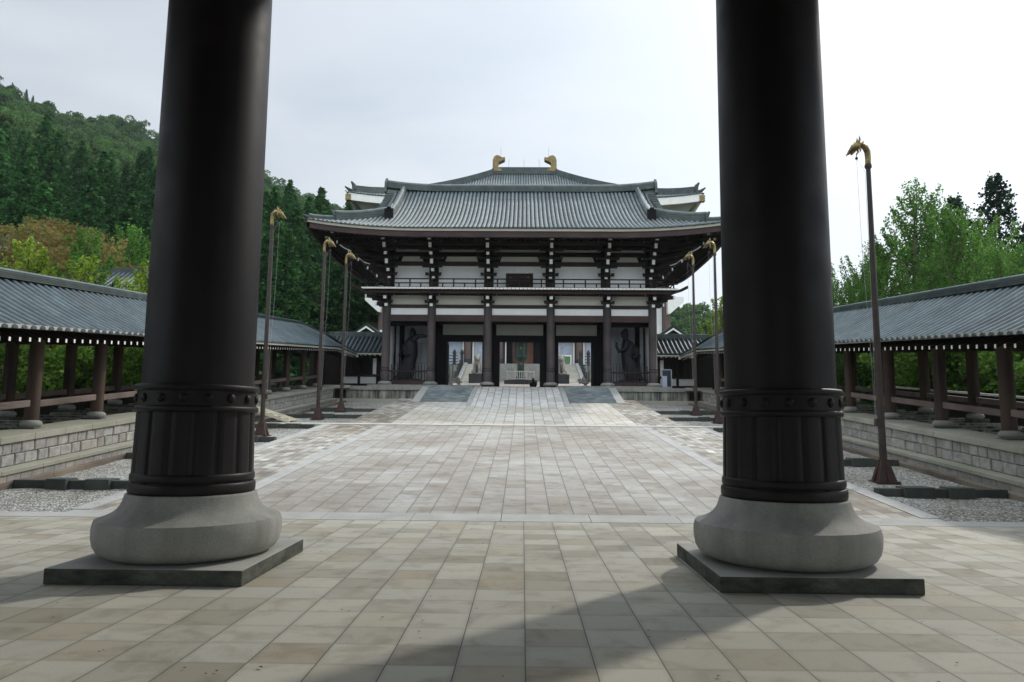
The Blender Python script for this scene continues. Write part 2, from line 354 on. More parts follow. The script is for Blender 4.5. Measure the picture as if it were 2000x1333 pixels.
def empty(name, loc, label, cat, group=None):
    o = bpy.data.objects.new(name, None); col.objects.link(o); o.location = loc; o.empty_display_size = .3
    return tag(o, label, cat, group)
kids = {}
def copy_tree(o, parent=None, allobs=None):
    c = o.copy(); col.objects.link(c); c.parent = parent
    for ch in [q for q in (allobs or list(col.objects)) if q.parent == o]: copy_tree(ch, c, allobs)
    return c

# ------------------------------------------------------------------ levels of the site
S1 = .094                                  # slope of the lower avenue
def za(y):                                 # avenue and gravel level along y
    if y < 12.6: return 0.0
    if y < 28.5: return (y - 12.1) * S1
    return 28.5 * 0 + 1.5416 + (y - 28.5) * .1153
def zg(y): return max(0, (y - 12.1)) * S1  # slope line of galleries
ZP = 3.82                                  # gate platform
AX = .1                                    # axis of the temple gate

# ================================================================== SETTING
# near pavement: the sheet under the great gate
b = MB(); b.box(-40, 40, -14, 12.0, -.3, 0); b.build('pavement', M['near'], kind='structure')
b = MB()
for i in range(-26, 27):
    b.shear(i * 1.5 + .005, i * 1.5 + 1.495, 12.003, 12.602, -.3, .004, -.3, .048 if abs(i + .5) < 5.4 else .004)
b.build('pavement_edging', M['strip'], kind='structure')
# lower avenue
def slab(b, x0, x1, y0, y1, n=1, up=0):
    for i in range(n):
        a, c = y0 + (y1 - y0) * i / n, y0 + (y1 - y0) * (i + 1) / n
        b.shear(x0, x1, a, c, za(a) - .4 + up, za(a) + up, za(c) - .4 + up, za(c) + up)
b = MB(); y0 = 12.605
b.shear(-5, 5, y0, 28.2, za(y0) - .4, za(y0), za(28.2) - .4, za(28.2)); b.build('avenue_path', M['avenue'], kind='structure')
b = MB()
for s_ in (-1, 1): b.shear(s_ * 5.33, s_ * 7.2, y0, 28.2, za(y0) - .4, za(y0), za(28.2) - .4, za(28.2)); 
b.build('avenue_side_path', M['mosaic'], kind='structure')
b = MB()
for s_ in (-1, 1):
    y = y0
    while y < 28.1:
        y2 = min(y + 1.2, 28.2)
        b.shear(s_ * 5.004, s_ * 5.326, y + .004, y2 - .004, za(y) - .3, za(y) + .004, za(y2) - .3, za(y2) + .004)
        b.shear(s_ * 7.204, s_ * 7.55, y + .004, y2 - .004, za(y) - .3, za(y) + .012, za(y2) - .3, za(y2) + .012); y = y2
y = 28.2
b.build('avenue_kerb', M['strip'], kind='structure')
b = MB()
for i in range(-9, 9): b.shear(i * 1.12 + .005, i * 1.12 + 1.115, 28.205, 28.6, za(28.2) - .3, za(28.2) + .03, za(28.6) - .3, za(28.6) + .03)
b.build('path_edging', M['kerb'], kind='structure')
# upper avenue
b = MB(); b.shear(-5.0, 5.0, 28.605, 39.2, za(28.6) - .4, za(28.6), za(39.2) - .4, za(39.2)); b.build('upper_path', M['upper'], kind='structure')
b = MB()
for s_ in (-1, 1): b.shear(s_ * 5.005, s_ * 6.78, 28.605, 41.2, za(28.6) - .4, za(28.6), za(41.2) - .4, za(41.2))
b.build('upper_side_path', M['mosaic'], kind='structure')
# central ramp up to the gate
def ramp_z(y): return 2.51 + (y - 36.9) * .2047
b = MB(); b.shear(AX - 2.45, AX + 2.45, 36.8, 43.3, 2.2, ramp_z(36.8) + .01, 3.4, ZP + .005); b.build('ramp_path', M['ramp'], kind='structure')
b = MB()
for s_ in (-1, 1): b.shear(AX + s_ * 2.455, AX + s_ * 2.72, 36.9, 43.3, 2.2, ramp_z(36.9) + .035, 3.4, ZP + .03)
b.build('ramp_kerb', M['strip'], bevel=.01, kind='structure')
# gravel
for s_, nm in ((-1, 'gravel_ground'), (1, 'gravel_ground')):
    b = MB(); xs = [7.555, 8.2, 9, 9.7, 10.15]; ys = [12.605 + i * .45 for i in range(68)]
    vs = []; 
    for y in ys:
        xin = 6.79 if y > 28.65 else 7.555
        for k, x in enumerate([xin] + xs[1:]):
            vs.append((s_ * x, y, zg(y) - .05 + .03 * noise.noise(Vector((x * 1.5, y * 1.5, 3)))))
    fs = []
    for i in range(len(ys) - 1):
        for k in range(4):
            q = (i * 5 + k, i * 5 + k + 1, (i + 1) * 5 + k + 1, (i + 1) * 5 + k); fs.append(q if s_ > 0 else q[::-1])
    b.add(vs, fs, True); b.build(nm, M['gravel'], kind='structure')
# gutter with kerb and ledge along each gallery
for s_ in (-1, 1):
    b = MB(); y = 12.61
    while y < 42.4:
        y2 = min(y + 1.15, 42.4); A = y + .004; B = y2 - .004
        for (x0, x1, zb, zt) in ((10.155, 10.33, -.3, .06 + rnd.uniform(-.006, .006)), ):
            b.shear(s_ * x0, s_ * x1, A, B, zg(y) + zb, zg(y) + zt, zg(y2) + zb, zg(y2) + zt)
        y = y2
    b.build('gutter_kerb', M['gutter'], bevel=.01, kind='structure')
    b = MB(); b.shear(s_ * 10.33, s_ * 10.72, 12.61, 42.4, zg(12.61) - .3, zg(12.61) - .12, zg(42.4) - .3, zg(42.4) - .12); b.build('gutter', M['gutter'], kind='structure')

# side ground outside the galleries
def ground_h(x, y):
    ax = abs(x); 
    return zg(min(y, 43)) + .5 if y < 43 else zg(43) + .5 + (y - 43) * .05
b = MB(); vs = []; xs = [-400, -150, -80, -50, -35, -25, -18, -14.9]; ys = [-80, -14, 5, 12, 20, 30, 43, 60, 80, 110, 200, 400]
# terrain far field: hills
def sky_l(t):                              # skyline tan(elevation) by tan(azimuth), left hill
    P = [(-1.6, .66), (-.95, .56), (-.783, .505), (-.72, .475), (-.651, .452), (-.60, .445), (-.544, .425), (-.46, .39), (-.38, .36), (-.307, .325), (-.247, .31), (-.15, .25), (0, .17), (.12, .15), (.19, .16), (.225, .182), (.25, .182), (.275, .165), (.32, .13), (.42, .11), (.6, .12), (.9, .15), (1.6, .2)]
    for (a, e), (c, f) in zip(P, P[1:]):
        if a <= t <= c: return e + (f - e) * (t - a) / (c - a)
    return P[0][1] if t < P[0][0] else P[-1][1]
def hill_h(x, y):
    r = math.hypot(x, y); t = x / max(y, 1e-3) if y > 0 else (-9 if x < 0 else 9)
    base = ground_h(x, max(y, -80)) if y < 110 else ground_h(x, 110)
    r0 = 78 if t < -.1 else (150 if t > .1 else 150); r1 = 390
    if t > .1: r1 = 300
    yy = r1 / math.hypot(1, t)
    top = sky_l(t) * yy - 9
    if r <= r0: return base
    u = min(1, (r - r0) / (r1 - r0)); 
    z = base + (top - base) * (u ** 1.12)
    z += 7 * math.sin(u * PI) * noise.noise(Vector((x * .012, y * .012, 1.7))) + 3 * u * noise.noise(Vector((x * .05, y * .05, 4)))
    if r > r1: z -= (r - r1) * .5
    return z
b = MB(); vs = []; na, nr = 110, 46
rs = [12 * (1 + i * .02) * (1.078 ** i) for i in range(nr)]; rs = [r for r in rs if r < 560]
for i in range(na + 1):
    a = R(-72 + 144 * i / na)
    for r in rs:
        x, y = r * math.sin(a), r * math.cos(a); vs.append((x, y, hill_h(x, y) - .25))
nr = len(rs); fs = []
keep = lambda x, y: not (abs(x) < 15.2 and y < 90)
def inner(p): return abs(p[0]) < 14.9 and p[1] < 108
for i in range(na):
    for k in range(nr - 1):
        q = (i * nr + k, (i + 1) * nr + k, (i + 1) * nr + k + 1, i * nr + k + 1)
        if any(inner(vs[j]) for j in q): continue
        fs.append(q[::-1])
b.add(vs, fs, True); b.build('terrain', M['soil'], kind='structure')
b = MB()
for s_ in (-1, 1):
    for y in range(0, 48, 4): b.shear(s_ * 14.75, s_ * 36, y, y + 4, zg(y) - .2, zg(y) + .3, zg(y + 4) - .2, zg(y + 4) + .3)
b.build('lawn', M['grassy'], kind='structure')
b = MB(); b.box(-1500, 1500, -1500, 1500, -1.2, -1.0); b.build('ground', M['soil'], kind='structure')
# inner court behind the gate
def zc(y): return ZP + .12 + max(0, y - 48.5) * .0775
b = MB(); b.shear(-15, 15, 52.8, 76, zc(52.8) - .6, zc(52.8), zc(76) - .6, zc(76)); b.build('court', M['court'], kind='structure')
b = MB(); b.box(-30, 30, 84.5, 108, 5, 8.7); b.build('terrace', M['retain'], kind='structure')

# ================================================================== GREAT GATE PILLARS (foreground)
def pillar(sx, label):
    cx, cy = (-3.355 if sx < 0 else 3.25), 8.1
    t = empty('gate_pillar', (cx, cy, 0), label, 'pillar', 'pillars of the near gate')
    b = MB(); b.box(cx - .98, cx + .98, cy - .98, cy + .98, .001, .155); b.build('plinth', M['plinth'], t, bevel=.012)
    b = MB(); pr = [(.76, .157), (.85, .178), (.915, .22), (.952, .28), (.970, .36), (.974, .44), (.968, .50), (.955, .543), (.954, .546), (.885, .568), (.815, .60), (.76, .64), (.72, .69), (.695, .75), (.683, .795), (.678, .812), (.66, .82)]
    b.lathe(pr[:9], cx, cy, 96); b.lathe(pr[8:], cx, cy, 96); b.build('base_stone', M['granite'], t)
    # sleeve of staves
    sl = MB(); n = 16; R0, R1 = .640, .615; zb, zt = .82, 1.92
    vs = []; seg = n * 8
    for z, r in ((zb, R0), (zt, R1)):
        for k in range(seg):
            q = k % 8; rr = r - (.022 if q == 0 else (.006 if q in (1, 7) else 0)); a = 2 * PI * k / seg; vs.append((cx + rr * math.cos(a), cy + rr * math.sin(a), z))
    sl.add(vs, [(k, (k + 1) % seg, seg + (k + 1) % seg, seg + k) for k in range(seg)], False)
    so = sl.build('metal_sleeve', M['bronze'], t)
    def ring(z0, z1, r):
        b = MB(); h = z1 - z0; b.lathe([(r - .05, z0), (r - .006, z0 + .002), (r + .004, z0 + .012), (r + .008, z0 + h * .3), (r + .008, z0 + h * .7), (r + .002, z1 - .012), (r - .008, z1 - .002), (r - .09, z1)], cx, cy, 96)
        return b.build('ring', M['bronze'], so)
    ring(.822, .94, .655); ring(.945, 1.04, .642); ring(1.70, 1.77, .645); ring(1.93, 2.0, .652)
    b = MB(); b.lathe([(.628, 1.76), (.626, 1.94)], cx, cy, 96, caps=False); b.build('rivet_band', M['bronze'], so)
    for k in range(16):
        a = 2 * PI * (k + .5) / 16; b = MB(); o = MB()
        o.lathe([(.048, -.012), (.05, .004), (.045, .016), (.030, .026), (.004, .030)], 0, 0, 16)
        mt = Matrix.Translation((cx + .626 * math.cos(a), cy + .626 * math.sin(a), 1.85)) @ Matrix.Rotation(a, 4, 'Z') @ Matrix.Rotation(PI / 2, 4, 'Y')
        b.add([mt @ Vector(p) for p in o.v], o.f, True); b.build('rivet', M['bronze'], so)
    b = MB(); b.lathe([(.592, 1.99), (.592, 3), (.582, 6), (.56, 9.9)], cx, cy, 96); b.build('shaft', M['bronze'], t)
    return t
pillar(-1, 'huge dark bronze-clad pillar on a square plinth, left of the avenue')
pillar(1, 'huge dark bronze-clad pillar on a square plinth, right of the avenue')
# the near gate overhead (out of frame, it shades the pillars and the floor)
t = empty('near_gate', (0, 0, 9.9), 'dark timber canopy of the near gate carried above the pillars', 'gate')
b = MB(); b.box(-14, 14, -7, 9.0, 9.91, 10.2); b.build('ceiling', M['woodh'], t)
b = MB(); b.shear(-16, 16, 8.2, 10.9, 10.6, 10.9, 9.7, 9.95); b.build('eave', M['woodh'], t)
b = MB(); b.box(-16, 16, -8, 9.5, 10.9, 11.2); b.build('roof', M['roofdark'], t)
b = MB(); b.box(-14, -4.2, -6.2, -5.9, 0, 9.9); b.box(4.2, 14, -6.2, -5.9, 0, 9.9); b.box(-4.2, 4.2, -6.2, -5.9, 5.5, 9.9); b.build('rear_wall', M['woodh'], t)
for x in (-12, -8.8, -3.3, 3.3, 8.8, 12):
    b = MB(); b.lathe([(.6, 0), (.54, 9.9)], x, -6, 24); b.build('rear_column', M['bronze'], t)

# ================================================================== GALLERIES
ROOFS = []
def ribs(b, paths, r, up=1.0):                              # half round tile rows along each path; side vector given
    for pts, side in paths:
        n = len(pts); vs = []; fs = []; sd_ = Vector(side)
        for p in pts:
            for k in range(5):
                a = PI * k / 4; vs.append(Vector(p) + sd_ * (r * math.cos(a)) + Vector((0, 0, r * math.sin(a) * up)))
        for i in range(n - 1):
            for k in range(4): fs.append((i * 5 + k, i * 5 + k + 1, (i + 1) * 5 + k + 1, (i + 1) * 5 + k))
        b.add(vs, fs, True); b.add(vs[:5], [(0, 1, 2, 3, 4)])

def gprof(u): return .80 * u + .20 * u * u                  # roof section
def gallery(s_, label, colY):
    XE, XR, XB = 10.7, 13.15, 15.6; YB = 42.4
    def zl(y): return zg(min(y, YB))
    t = empty('corridor', (s_ * 13.15, 27, 0), label, 'corridor', 'tiled corridors on both sides of the avenue')
    # platform: cap stones, filled core, stepped floor
    b = MB(); y = 10.0
    while y < 43.0:
        y2 = min(y + 1.1, 43.1); c0, c1 = zl(y) + .73, zl(y2) + .73
        b.shear(s_ * 11.02, s_ * 12.2, y + .004, y2 - .004, c0, c0 + .15 , c1, c1 + .15); y = y2
    b.build('cap_stone', M['cap'], t, bevel=.012)
    b = MB(); y = 10.0; k = 0
    while y < 46:
        y2 = y + .9; b.box(s_ * 12.2, s_ * 14.75, y, y2, zl(y) - .6, zl(y) + .83); y = y2
    b.build('step_floor', M['retain'], t)
    b = MB(); y = 10.0
    while y < 46:
        b.box(s_ * 12.22, s_ * 14.7, y - .03, y + .16, zl(y) + .831, zl(y) + .85); y += .9
    b.build('step_nosing', M['cap'], t)
    # eave + roof
    ys = [10.0 + i * 2.7 for i in range(13)]; ys = [y for y in ys if y < YB] + [YB, 47.1]
    def zr(x, y): u = (abs(x) - XE) / (XR - XE); u = u if u <= 1 else 2 - u; return zl(y) + 3.28 + 1.38 * gprof(max(0, u))
    b = MB(); us = [0, .2, .4, .6, .8, 1.0]
    for y_a, y_b in zip(ys, ys[1:]):
        for i in range(5):
            for sg in (1, -1):
                xa = XR - sg * (XR - XE) * (1 - us[i]); xb = XR - sg * (XR - XE) * (1 - us[i + 1])
                A = (s_ * xa, y_a, zr(xa, y_a)); B = (s_ * xb, y_a, zr(xb, y_a)); Cc = (s_ * xb, y_b, zr(xb, y_b)); D = (s_ * xa, y_b, zr(xa, y_b))
                b.quad(A, B, Cc, D)
    rf = b.build('roof', M['roofdark'], t)
    b = MB(); y = 10.1; paths = []
    while y < 47.0:
        for sg in (1, -1):
            pts = []
            for u in (0, .25, .5, .75, 1): 
                x = XR - sg * (XR - XE) * (1 - u); pts.append((s_ * x, y, zr(x, y) + .01))
            if sg == 1 or y > 0: paths.append((pts, (0, 1, 0)))
        y += .30
    ribs(b, paths, .085); b.build('tile_rows', M['roof2'], rf)
    b = MB()                                                # layered ridge
    for j in range(4):
        wv = .16 - .006 * j; z0 = -.05 + j * .045
        for y_a, y_b in ((10, YB), (YB, 50)):
            b.shear(s_ * (XR - wv), s_ * (XR + wv), y_a, y_b, zl(y_a) + 4.60 + z0, zl(y_a) + 4.60 + z0 + .034, zl(y_b) + 4.60 + z0, zl(y_b) + 4.60 + z0 + .034)
            b.shear(s_ * (XR - wv + .03), s_ * (XR + wv - .03), y_a, y_b, zl(y_a) + 4.60 + z0 + .034, zl(y_a) + 4.60 + z0 + .045, zl(y_b) + 4.60 + z0 + .034, zl(y_b) + 4.60 + z0 + .045)
    b.build('ridge', M['ridge'], rf)
    b = MB()
    for y_a, y_b in ((10, YB), (YB, 50)): b.tube([(s_ * XR, y_a, zl(y_a) + 4.76), (s_ * XR, y_b, zl(y_b) + 4.76)], .06, 10)
    b.build('ridge_cap', M['roof2'], rf)
    for sg in (1, -1):                                      # fascias
        x = XR - sg * (XR - XE)
        b = MB(); 
        for y_a, y_b in ((10, YB), (YB, 47.05)): b.shear(s_ * (x + sg * .03), s_ * (x + sg * .12), y_a, y_b, zl(y_a) + 3.13, zl(y_a) + 3.22, zl(y_b) + 3.13, zl(y_b) + 3.22)
        b.build('eave_board', M['fascia'], rf)
    b = MB()                                                # ceiling board under the tiles
    for sg in (1, -1):
        for y_a, y_b in ((10, YB), (YB, 47.05)):
            xa = XR - sg * (XR - XE - .1); xb = XR
            za_, zb_ = zl(y_a), zl(y_b)
            q = [(s_ * xa, y_a, za_ + 3.15), (s_ * xa, y_b, zb_ + 3.15), (s_ * xb, y_b, zb_ + 4.3), (s_ * xb, y_a, za_ + 4.3)]
            b.quad(*q)
    b.build('soffit', M['wood'], rf)
    # rafters, each with a white end
    b = MB(); y = 0; x0 = XE + .16
    vs = [(s_ * x0, -.033, .01), (s_ * x0, .033, .01), (s_ * x0, .033, .10), (s_ * x0, -.033, .10), (s_ * (x0 + 1.5), -.033, .62), (s_ * (x0 + 1.5), .033, .62), (s_ * (x0 + 1.5), .033, .71), (s_ * (x0 + 1.5), -.033, .71)]
    b.cur = 1; b.add(vs, [(0, 3, 2, 1)]); b.cur = 0; b.add(vs, [(0, 1, 5, 4), (1, 2, 6, 5), (2, 3, 7, 6), (3, 0, 4, 7), (4, 5, 6, 7)])
    proto = b.build('rafter', [M['wood'], M['whitep']], None); proto.parent = rf
    off = t.location
    for k in range(100):
        y = 14.95 + k * .32; o = proto if k == 0 else proto.copy()
        if k: col.objects.link(o)
        o.location = Vector((0, y, zl(y) + 3.0)) - off
    # columns
    def column(x, y, zt_=3.35):
        zd = zl(y) + .88
        b = MB(); b.lathe([(.165, zd + .19), (.165, zl(y) + zt_)], s_ * x, y, 20); c = b.build('column', M['galwood'], t)
        b = MB(); b.lathe([(.17, zd + .015), (.225, zd + .04), (.25, zd + .10), (.225, zd + .165), (.17, zd + .195)], s_ * x, y, 28); b.build('base_stone', M['granite'], c)
        b = MB(); b.box(s_ * x - .27, s_ * x + .27, y - .27, y + .27, zd - .10, zd + .02); b.build('base_pad', M['plinth'], c, bevel=.008)
    for k in range(12):
        y = colY + 2.7 * k - 5.4
        if y > 46: continue
        column(11.85, y); column(14.45, y)
        if k < 11:
            for xx, m_ in ((11.85, M['galrail']), (14.45, M['galrail'])):
                b = MB(); za0, zb0 = zl(y) + 1.40, zl(y + 2.7) + 1.40
                b.shear(s_ * (xx - .06), s_ * (xx + .06), y + .15, y + 2.55, za0, za0 + .17, zb0, zb0 + .17); b.build('rail', m_, t, bevel=.02)
    for xx in (11.85, 14.45):
        b = MB()
        for y_a, y_b in ((10, YB), (YB, 47)): b.shear(s_ * (xx - .09), s_ * (xx + .09), y_a, y_b, zl(y_a) + 3.02, zl(y_a) + 3.28, zl(y_b) + 3.02, zl(y_b) + 3.28)
        b.build('head_beam', M['wood'], t)
    for k in range(12):
        y = colY + 2.7 * k - 5.4
        if y < 46: b = MB(); b.box(s_ * 11.85, s_ * 14.45, y - .07, y + .07, zl(y) + 3.0, zl(y) + 3.22); b.build('tie_beam', M['wood'], t)
    return t
gl = gallery(-1, 'long open corridor with sunlit brown posts under a tiled roof, on the left', 17.6)
gr = gallery(1, 'long open corridor with shaded dark posts under a tiled roof, on the right', 17.1)

# stone block walls below the galleries
for s_, side in ((-1, 'left'), (1, 'right')):
    t = empty('stone_wall', (s_ * 11.1, 27, 0), 'two-course squared stone wall with a ledge below the %s corridor' % side, 'wall')
    b = MB(); b.shear(s_ * 11.14, s_ * 12.19, 10.0, 43.05, zg(10) - .2, .71, zg(42.4) - .2, zg(42.4) + .71); b.build('core', M['blockdark'], t)
    b = MB()
    for row in range(2):
        y = 10.0 - rnd.random() * .3; z0, z1 = .205 + row * .262, .205 + row * .262 + .252
        while y < 42.9:
            wd = rnd.uniform(.27, .47); y2 = min(y + wd, 43.0); p = rnd.uniform(0, .035)
            A, B = y + .008, y2 - .008; mid = [(A, z0), (B, z0), (B, z1), (A, z1)]
            x1 = 11.14; x0 = 11.10 - p; e = .022
            vs = [(s_ * x1, a, zg(a) + z) for a, z in mid] + [(s_ * (x0 + .02), a, zg(a) + z) for a, z in mid] + \
                 [(s_ * x0, A + e, zg(A) + z0 + e), (s_ * x0, B - e, zg(B) + z0 + e), (s_ * x0, B - e, zg(B) + z1 - e), (s_ * x0, A + e, zg(A) + z1 - e)]
            fs = [(0, 1, 5, 4), (1, 2, 6, 5), (2, 3, 7, 6), (3, 0, 4, 7), (4, 5, 9, 8), (5, 6, 10, 9), (6, 7, 11, 10), (7, 4, 8, 11), (8, 9, 10, 11)]
            b.add(vs, [f if s_ < 0 else f[::-1] for f in fs]); y = y2
    b.build('block', M['block'], t)
    b = MB(); y = 12.61
    while y < 42.4:
        y2 = min(y + 1.3, 42.4); b.shear(s_ * 10.72, s_ * 11.135, y + .004, y2 - .004, zg(y) + .10, zg(y) + .20, zg(y2) + .10, zg(y2) + .20); y = y2
    b.build('ledge', M['cap'], t, bevel=.012)
    b = MB(); y = 12.6
    while y < 42.4:
        y2 = y + rnd.uniform(.35, .5); b.shear(s_ * 10.76, s_ * 11.1, y + .01, y2, zg(y) - .25, zg(y) + .098, zg(y2) - .25, zg(y2) + .098); y = y2 + .005
    b.build('ledge_course', M['block'], t)

# stone check beams across the gravel
beamY = [14.75, 18.9, 22.8, 27.0, 31.6, 35.3]
names = ['nearest', 'second', 'third', 'fourth', 'fifth', 'farthest']
for s_, side in ((-1, 'left'), (1, 'right')):
    for i, y in enumerate(beamY):
        xin = 7.56 if y < 28.6 else 6.8; z = zg(y)
        t = empty('stone_beam', (s_ * 8.9, y, z), '%s low dark stone beam across the gravel strip on the %s' % (names[i], side), 'stone beam', 'dark stone beams across the gravel')
        b = MB(); b.box(s_ * xin, s_ * 10.15, y, y + .22, z - .25, z + .12); b.build('beam', M['beam_stone'], t, bevel=.012)
        for xx in (8.35, 9.2):
            wd = rnd.uniform(.2, .3); b = MB(); b.box(s_ * xx - wd, s_ * xx + wd, y - .1, y + .32, z - .2, z + .155); b.build('sill_block', M['beam_stone'], t, bevel=.015)

# ================================================================== FRONT RETAINING WALL, STAIRS
for s_, side in ((-1, 'left'), (1, 'right')):
    x0, x1 = (5.9, 11.1); zt = ZP
    t = empty('retaining_wall', (s_ * 8.5, 43, 2.6), 'stained retaining wall with a pale coping %s of the gate stairs' % side, 'wall')
    b = MB(); b.box(s_ * 5.3, s_ * 11.2, 43.05, 44.5, 2.0, zt - .24); b.build('wall_face', M['retain'], t)
    b = MB(); x = 5.32
    while x < 10.2:
        b.box(s_ * x + (.004 if s_ > 0 else -.004), s_ * (x + 1.55), 42.97, 44.4, zt - .238, zt); x += 1.556
    b.build('coping', M['granite'], t, bevel=.01)
    b = MB(); b.box(s_ * 5.3, s_ * 10.9, 42.6, 43.04, 2.6, zt - .78); b.build('ledge', M['cap'], t, bevel=.015)
    b = MB(); b.box(s_ * 5.3, s_ * 10.9, 42.66, 43.04, 2.2, zt - .92); b.build('ledge_base', M['retain'], t)
    b = MB(); b.box(s_ * 10.1, s_ * 11.7, 42.75, 43.6, zt - .17, zt + .03); b.build('culvert_slab', M['cap'], t, bevel=.03)
    b = MB(); b.box(s_ * 10.35, s_ * 11.0, 42.9, 43.042, zt - .85, zt - .242); b.build('culvert_mouth', M['black'], t)
    b = MB(); b.box(s_ * 11.0, s_ * 11.28, 42.8, 43.2, zt - .9, zt - .18); b.build('culvert_pier', M['plinth'], t, bevel=.02)
    # stairs
    t = empty('stone_staircase', (AX + s_ * 4.3, 41, 2.8), 'flight of blue-grey brick-faced steps %s of the central ramp' % side, 'staircase')
    b = MB(); n = 14; ys0, ys1 = 39.25, 42.95
    for k in range(n):
        ya, yb = ys0 + (ys1 - ys0) * k / n, ys1 + .3; zb = za(39.2) + (ZP - za(39.2)) * (k + 1) / n
        x = 2.74 + rnd.uniform(-.3, 0)
        while x < 5.4:
            xa = max(x, 2.725); xb = min(x + .42, 5.39)
            b.box(AX + s_ * (xa + .003), AX + s_ * (xb - .003), ya, ya + .36, zb - .3, zb - (.004 if k == n - 1 else 0)); x += .42
            if x > 5.3: break
    b.build('step', M['step_blue'], t, bevel=.006)
    b = MB(); b.shear(AX + s_ * 5.395, AX + s_ * 5.85, 39.05, 43.1, 2.3, 2.80, 3.4, ZP + .02); b.build('side_slope', M['strip'], t, bevel=.01)

# ================================================================== TEMPLE GATE
G = empty('temple_gate', (AX, 46, ZP), 'two-storey dark timber temple gate with white panels and a grey tiled roof', 'gate')
YF = 44.0; CX = [-8.3, -5.48, -1.96, 1.96, 5.48, 8.3]
b = MB(); b.box(AX - 9.3, AX - 2.3, 43.55, 52.9, ZP - .5, ZP + .125); b.box(AX + 2.3, AX + 9.3, 43.55, 52.9, ZP - .5, ZP + .125); b.box(AX - 2.3, AX + 2.3, 43.31, 52.9, ZP - .5, ZP + .03)
b.build('podium', M['granite'], G, bevel=.012)
def gcol(x, y, zt, r=.27, vis=True):
    b = MB(); zb = ZP + .33; b.lathe([(r, zb), (r, ZP + 1.0), (r - .012, ZP + 1.01), (r - .012, zt)], AX + x, y, 28); c = b.build('column', M['colwood'], G)
    b = MB(); b.lathe([(r + .015, ZP + 1.0), (r + .015, ZP + 1.03)], AX + x, y, 28); b.lathe([(r + .015, ZP + 1.16), (r + .015, ZP + 1.18)], AX + x, y, 28); b.build('band', M['black'], c)
    b = MB(); b.lathe([(.36, ZP + .12), (.43, ZP + .15), (.45, ZP + .20), (.42, ZP + .27), (.34, ZP + .33), (.30, ZP + .345)], AX + x, y, 28); b.build('base_stone', M['granite'], c)
for x in CX: gcol(x, YF, 9.2)
for x in CX: gcol(x, 52, 9.2)
for x in (CX[0], CX[-1]): gcol(x, 48, 9.2)
def hb(name, mat, x0, x1, y0, y1, z0, z1, p=G, bv=0):
    b = MB(); b.box(AX + x0, AX + x1, y0, y1, z0, z1); return b.build(name, mat, p, bevel=bv)
# lower storey front: panels and beams between columns
for i in range(5):
    xa, xb = CX[i] + .25, CX[i + 1] - .25
    hb('cream_panel', M['cream'], xa - .05, xb + .05, YF, YF + .05, 8.98, 9.58)
    hb('white_panel', M['plaster'], xa - .05, xb + .05, YF + .01, YF + .05, 8.33, 8.78)
    b = MB(); b.box(AX + xa - .05, AX + xb + .05, YF - .08, YF + .12, 8.775, 8.985); b.build('beam', M['woodh'], G)
    b = MB(); b.box(AX + xa - .05, AX + xb + .05, YF - .12, YF + .14, 7.93, 8.335); b.build('beam', M['maroon'], G)
    b = MB(); b.box(AX + xa - .05, AX + xb + .05, YF - .1, YF + .12, 9.575, 9.80); b.build('beam', M['maroon'], G)
# side walls of the lower storey
for s_ in (-1, 1):
    for ya, yb in ((YF, 48), (48, 52)):
        hb('side_panel', M['plaster'], s_ * 8.3 - .03, s_ * 8.3 + .03, ya + .2, yb - .2, ZP + .3, 9.6)
        hb('side_beam', M['woodh'], s_ * 8.3 - .1, s_ * 8.3 + .1, ya, yb, 8.775, 8.985); hb('side_beam', M['woodh'], s_ * 8.3 - .1, s_ * 8.3 + .1, ya, yb, 7.93, 8.335)
# ceilings
hb('porch_ceiling', M['dull'], -8.2, 8.2, YF + .2, 52, 8.36, 8.42)
# door wall plane
YD = 46.4
for i in (1, 2, 3):
    xa, xb = CX[i], CX[i + 1]; op = {1: (-4.75, -2.42), 2: (-1.30, 1.36), 3: (2.56, 4.85)}[i]
    hb('door_panel', M['dull'], xa + .45, xb - .40, YD, YD + .05, 7.36, 8.09)
    b = MB(); b.box(AX + xa, AX + xb, YD - .1, YD + .2, 6.95, 7.37); b.build('lintel', M['black'], G)
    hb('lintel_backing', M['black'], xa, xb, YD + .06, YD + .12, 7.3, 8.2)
    hb('lintel', M['wood'], xa, xb, YD - .08, YD + .2, 8.085, 8.4)
    hb('door_jamb', M['black'], xa, op[0], YD - .12, YD + .5, ZP + .12, 7.0); hb('door_jamb', M['black'], op[1], xb, YD - .12, YD + .5, ZP + .12, 7.0)
    for sx in (op[0], op[1]):                               # open door leaves folded back into the passage
        b = MB(); d = -1 if sx == op[0] else 1; b.box(AX + sx + d * .02, AX + sx + d * .10, YD + .5, YD + 1.6, ZP + .15, 6.9); b.build('door_leaf', M['black'], G)
for i in (1, 2, 3, 4): b = MB(); b.box(AX + CX[i] - .2, AX + CX[i] + .2, YD - .3, YD + .3, ZP + .12, 8.4); b.build('inner_post', M['black'], G)
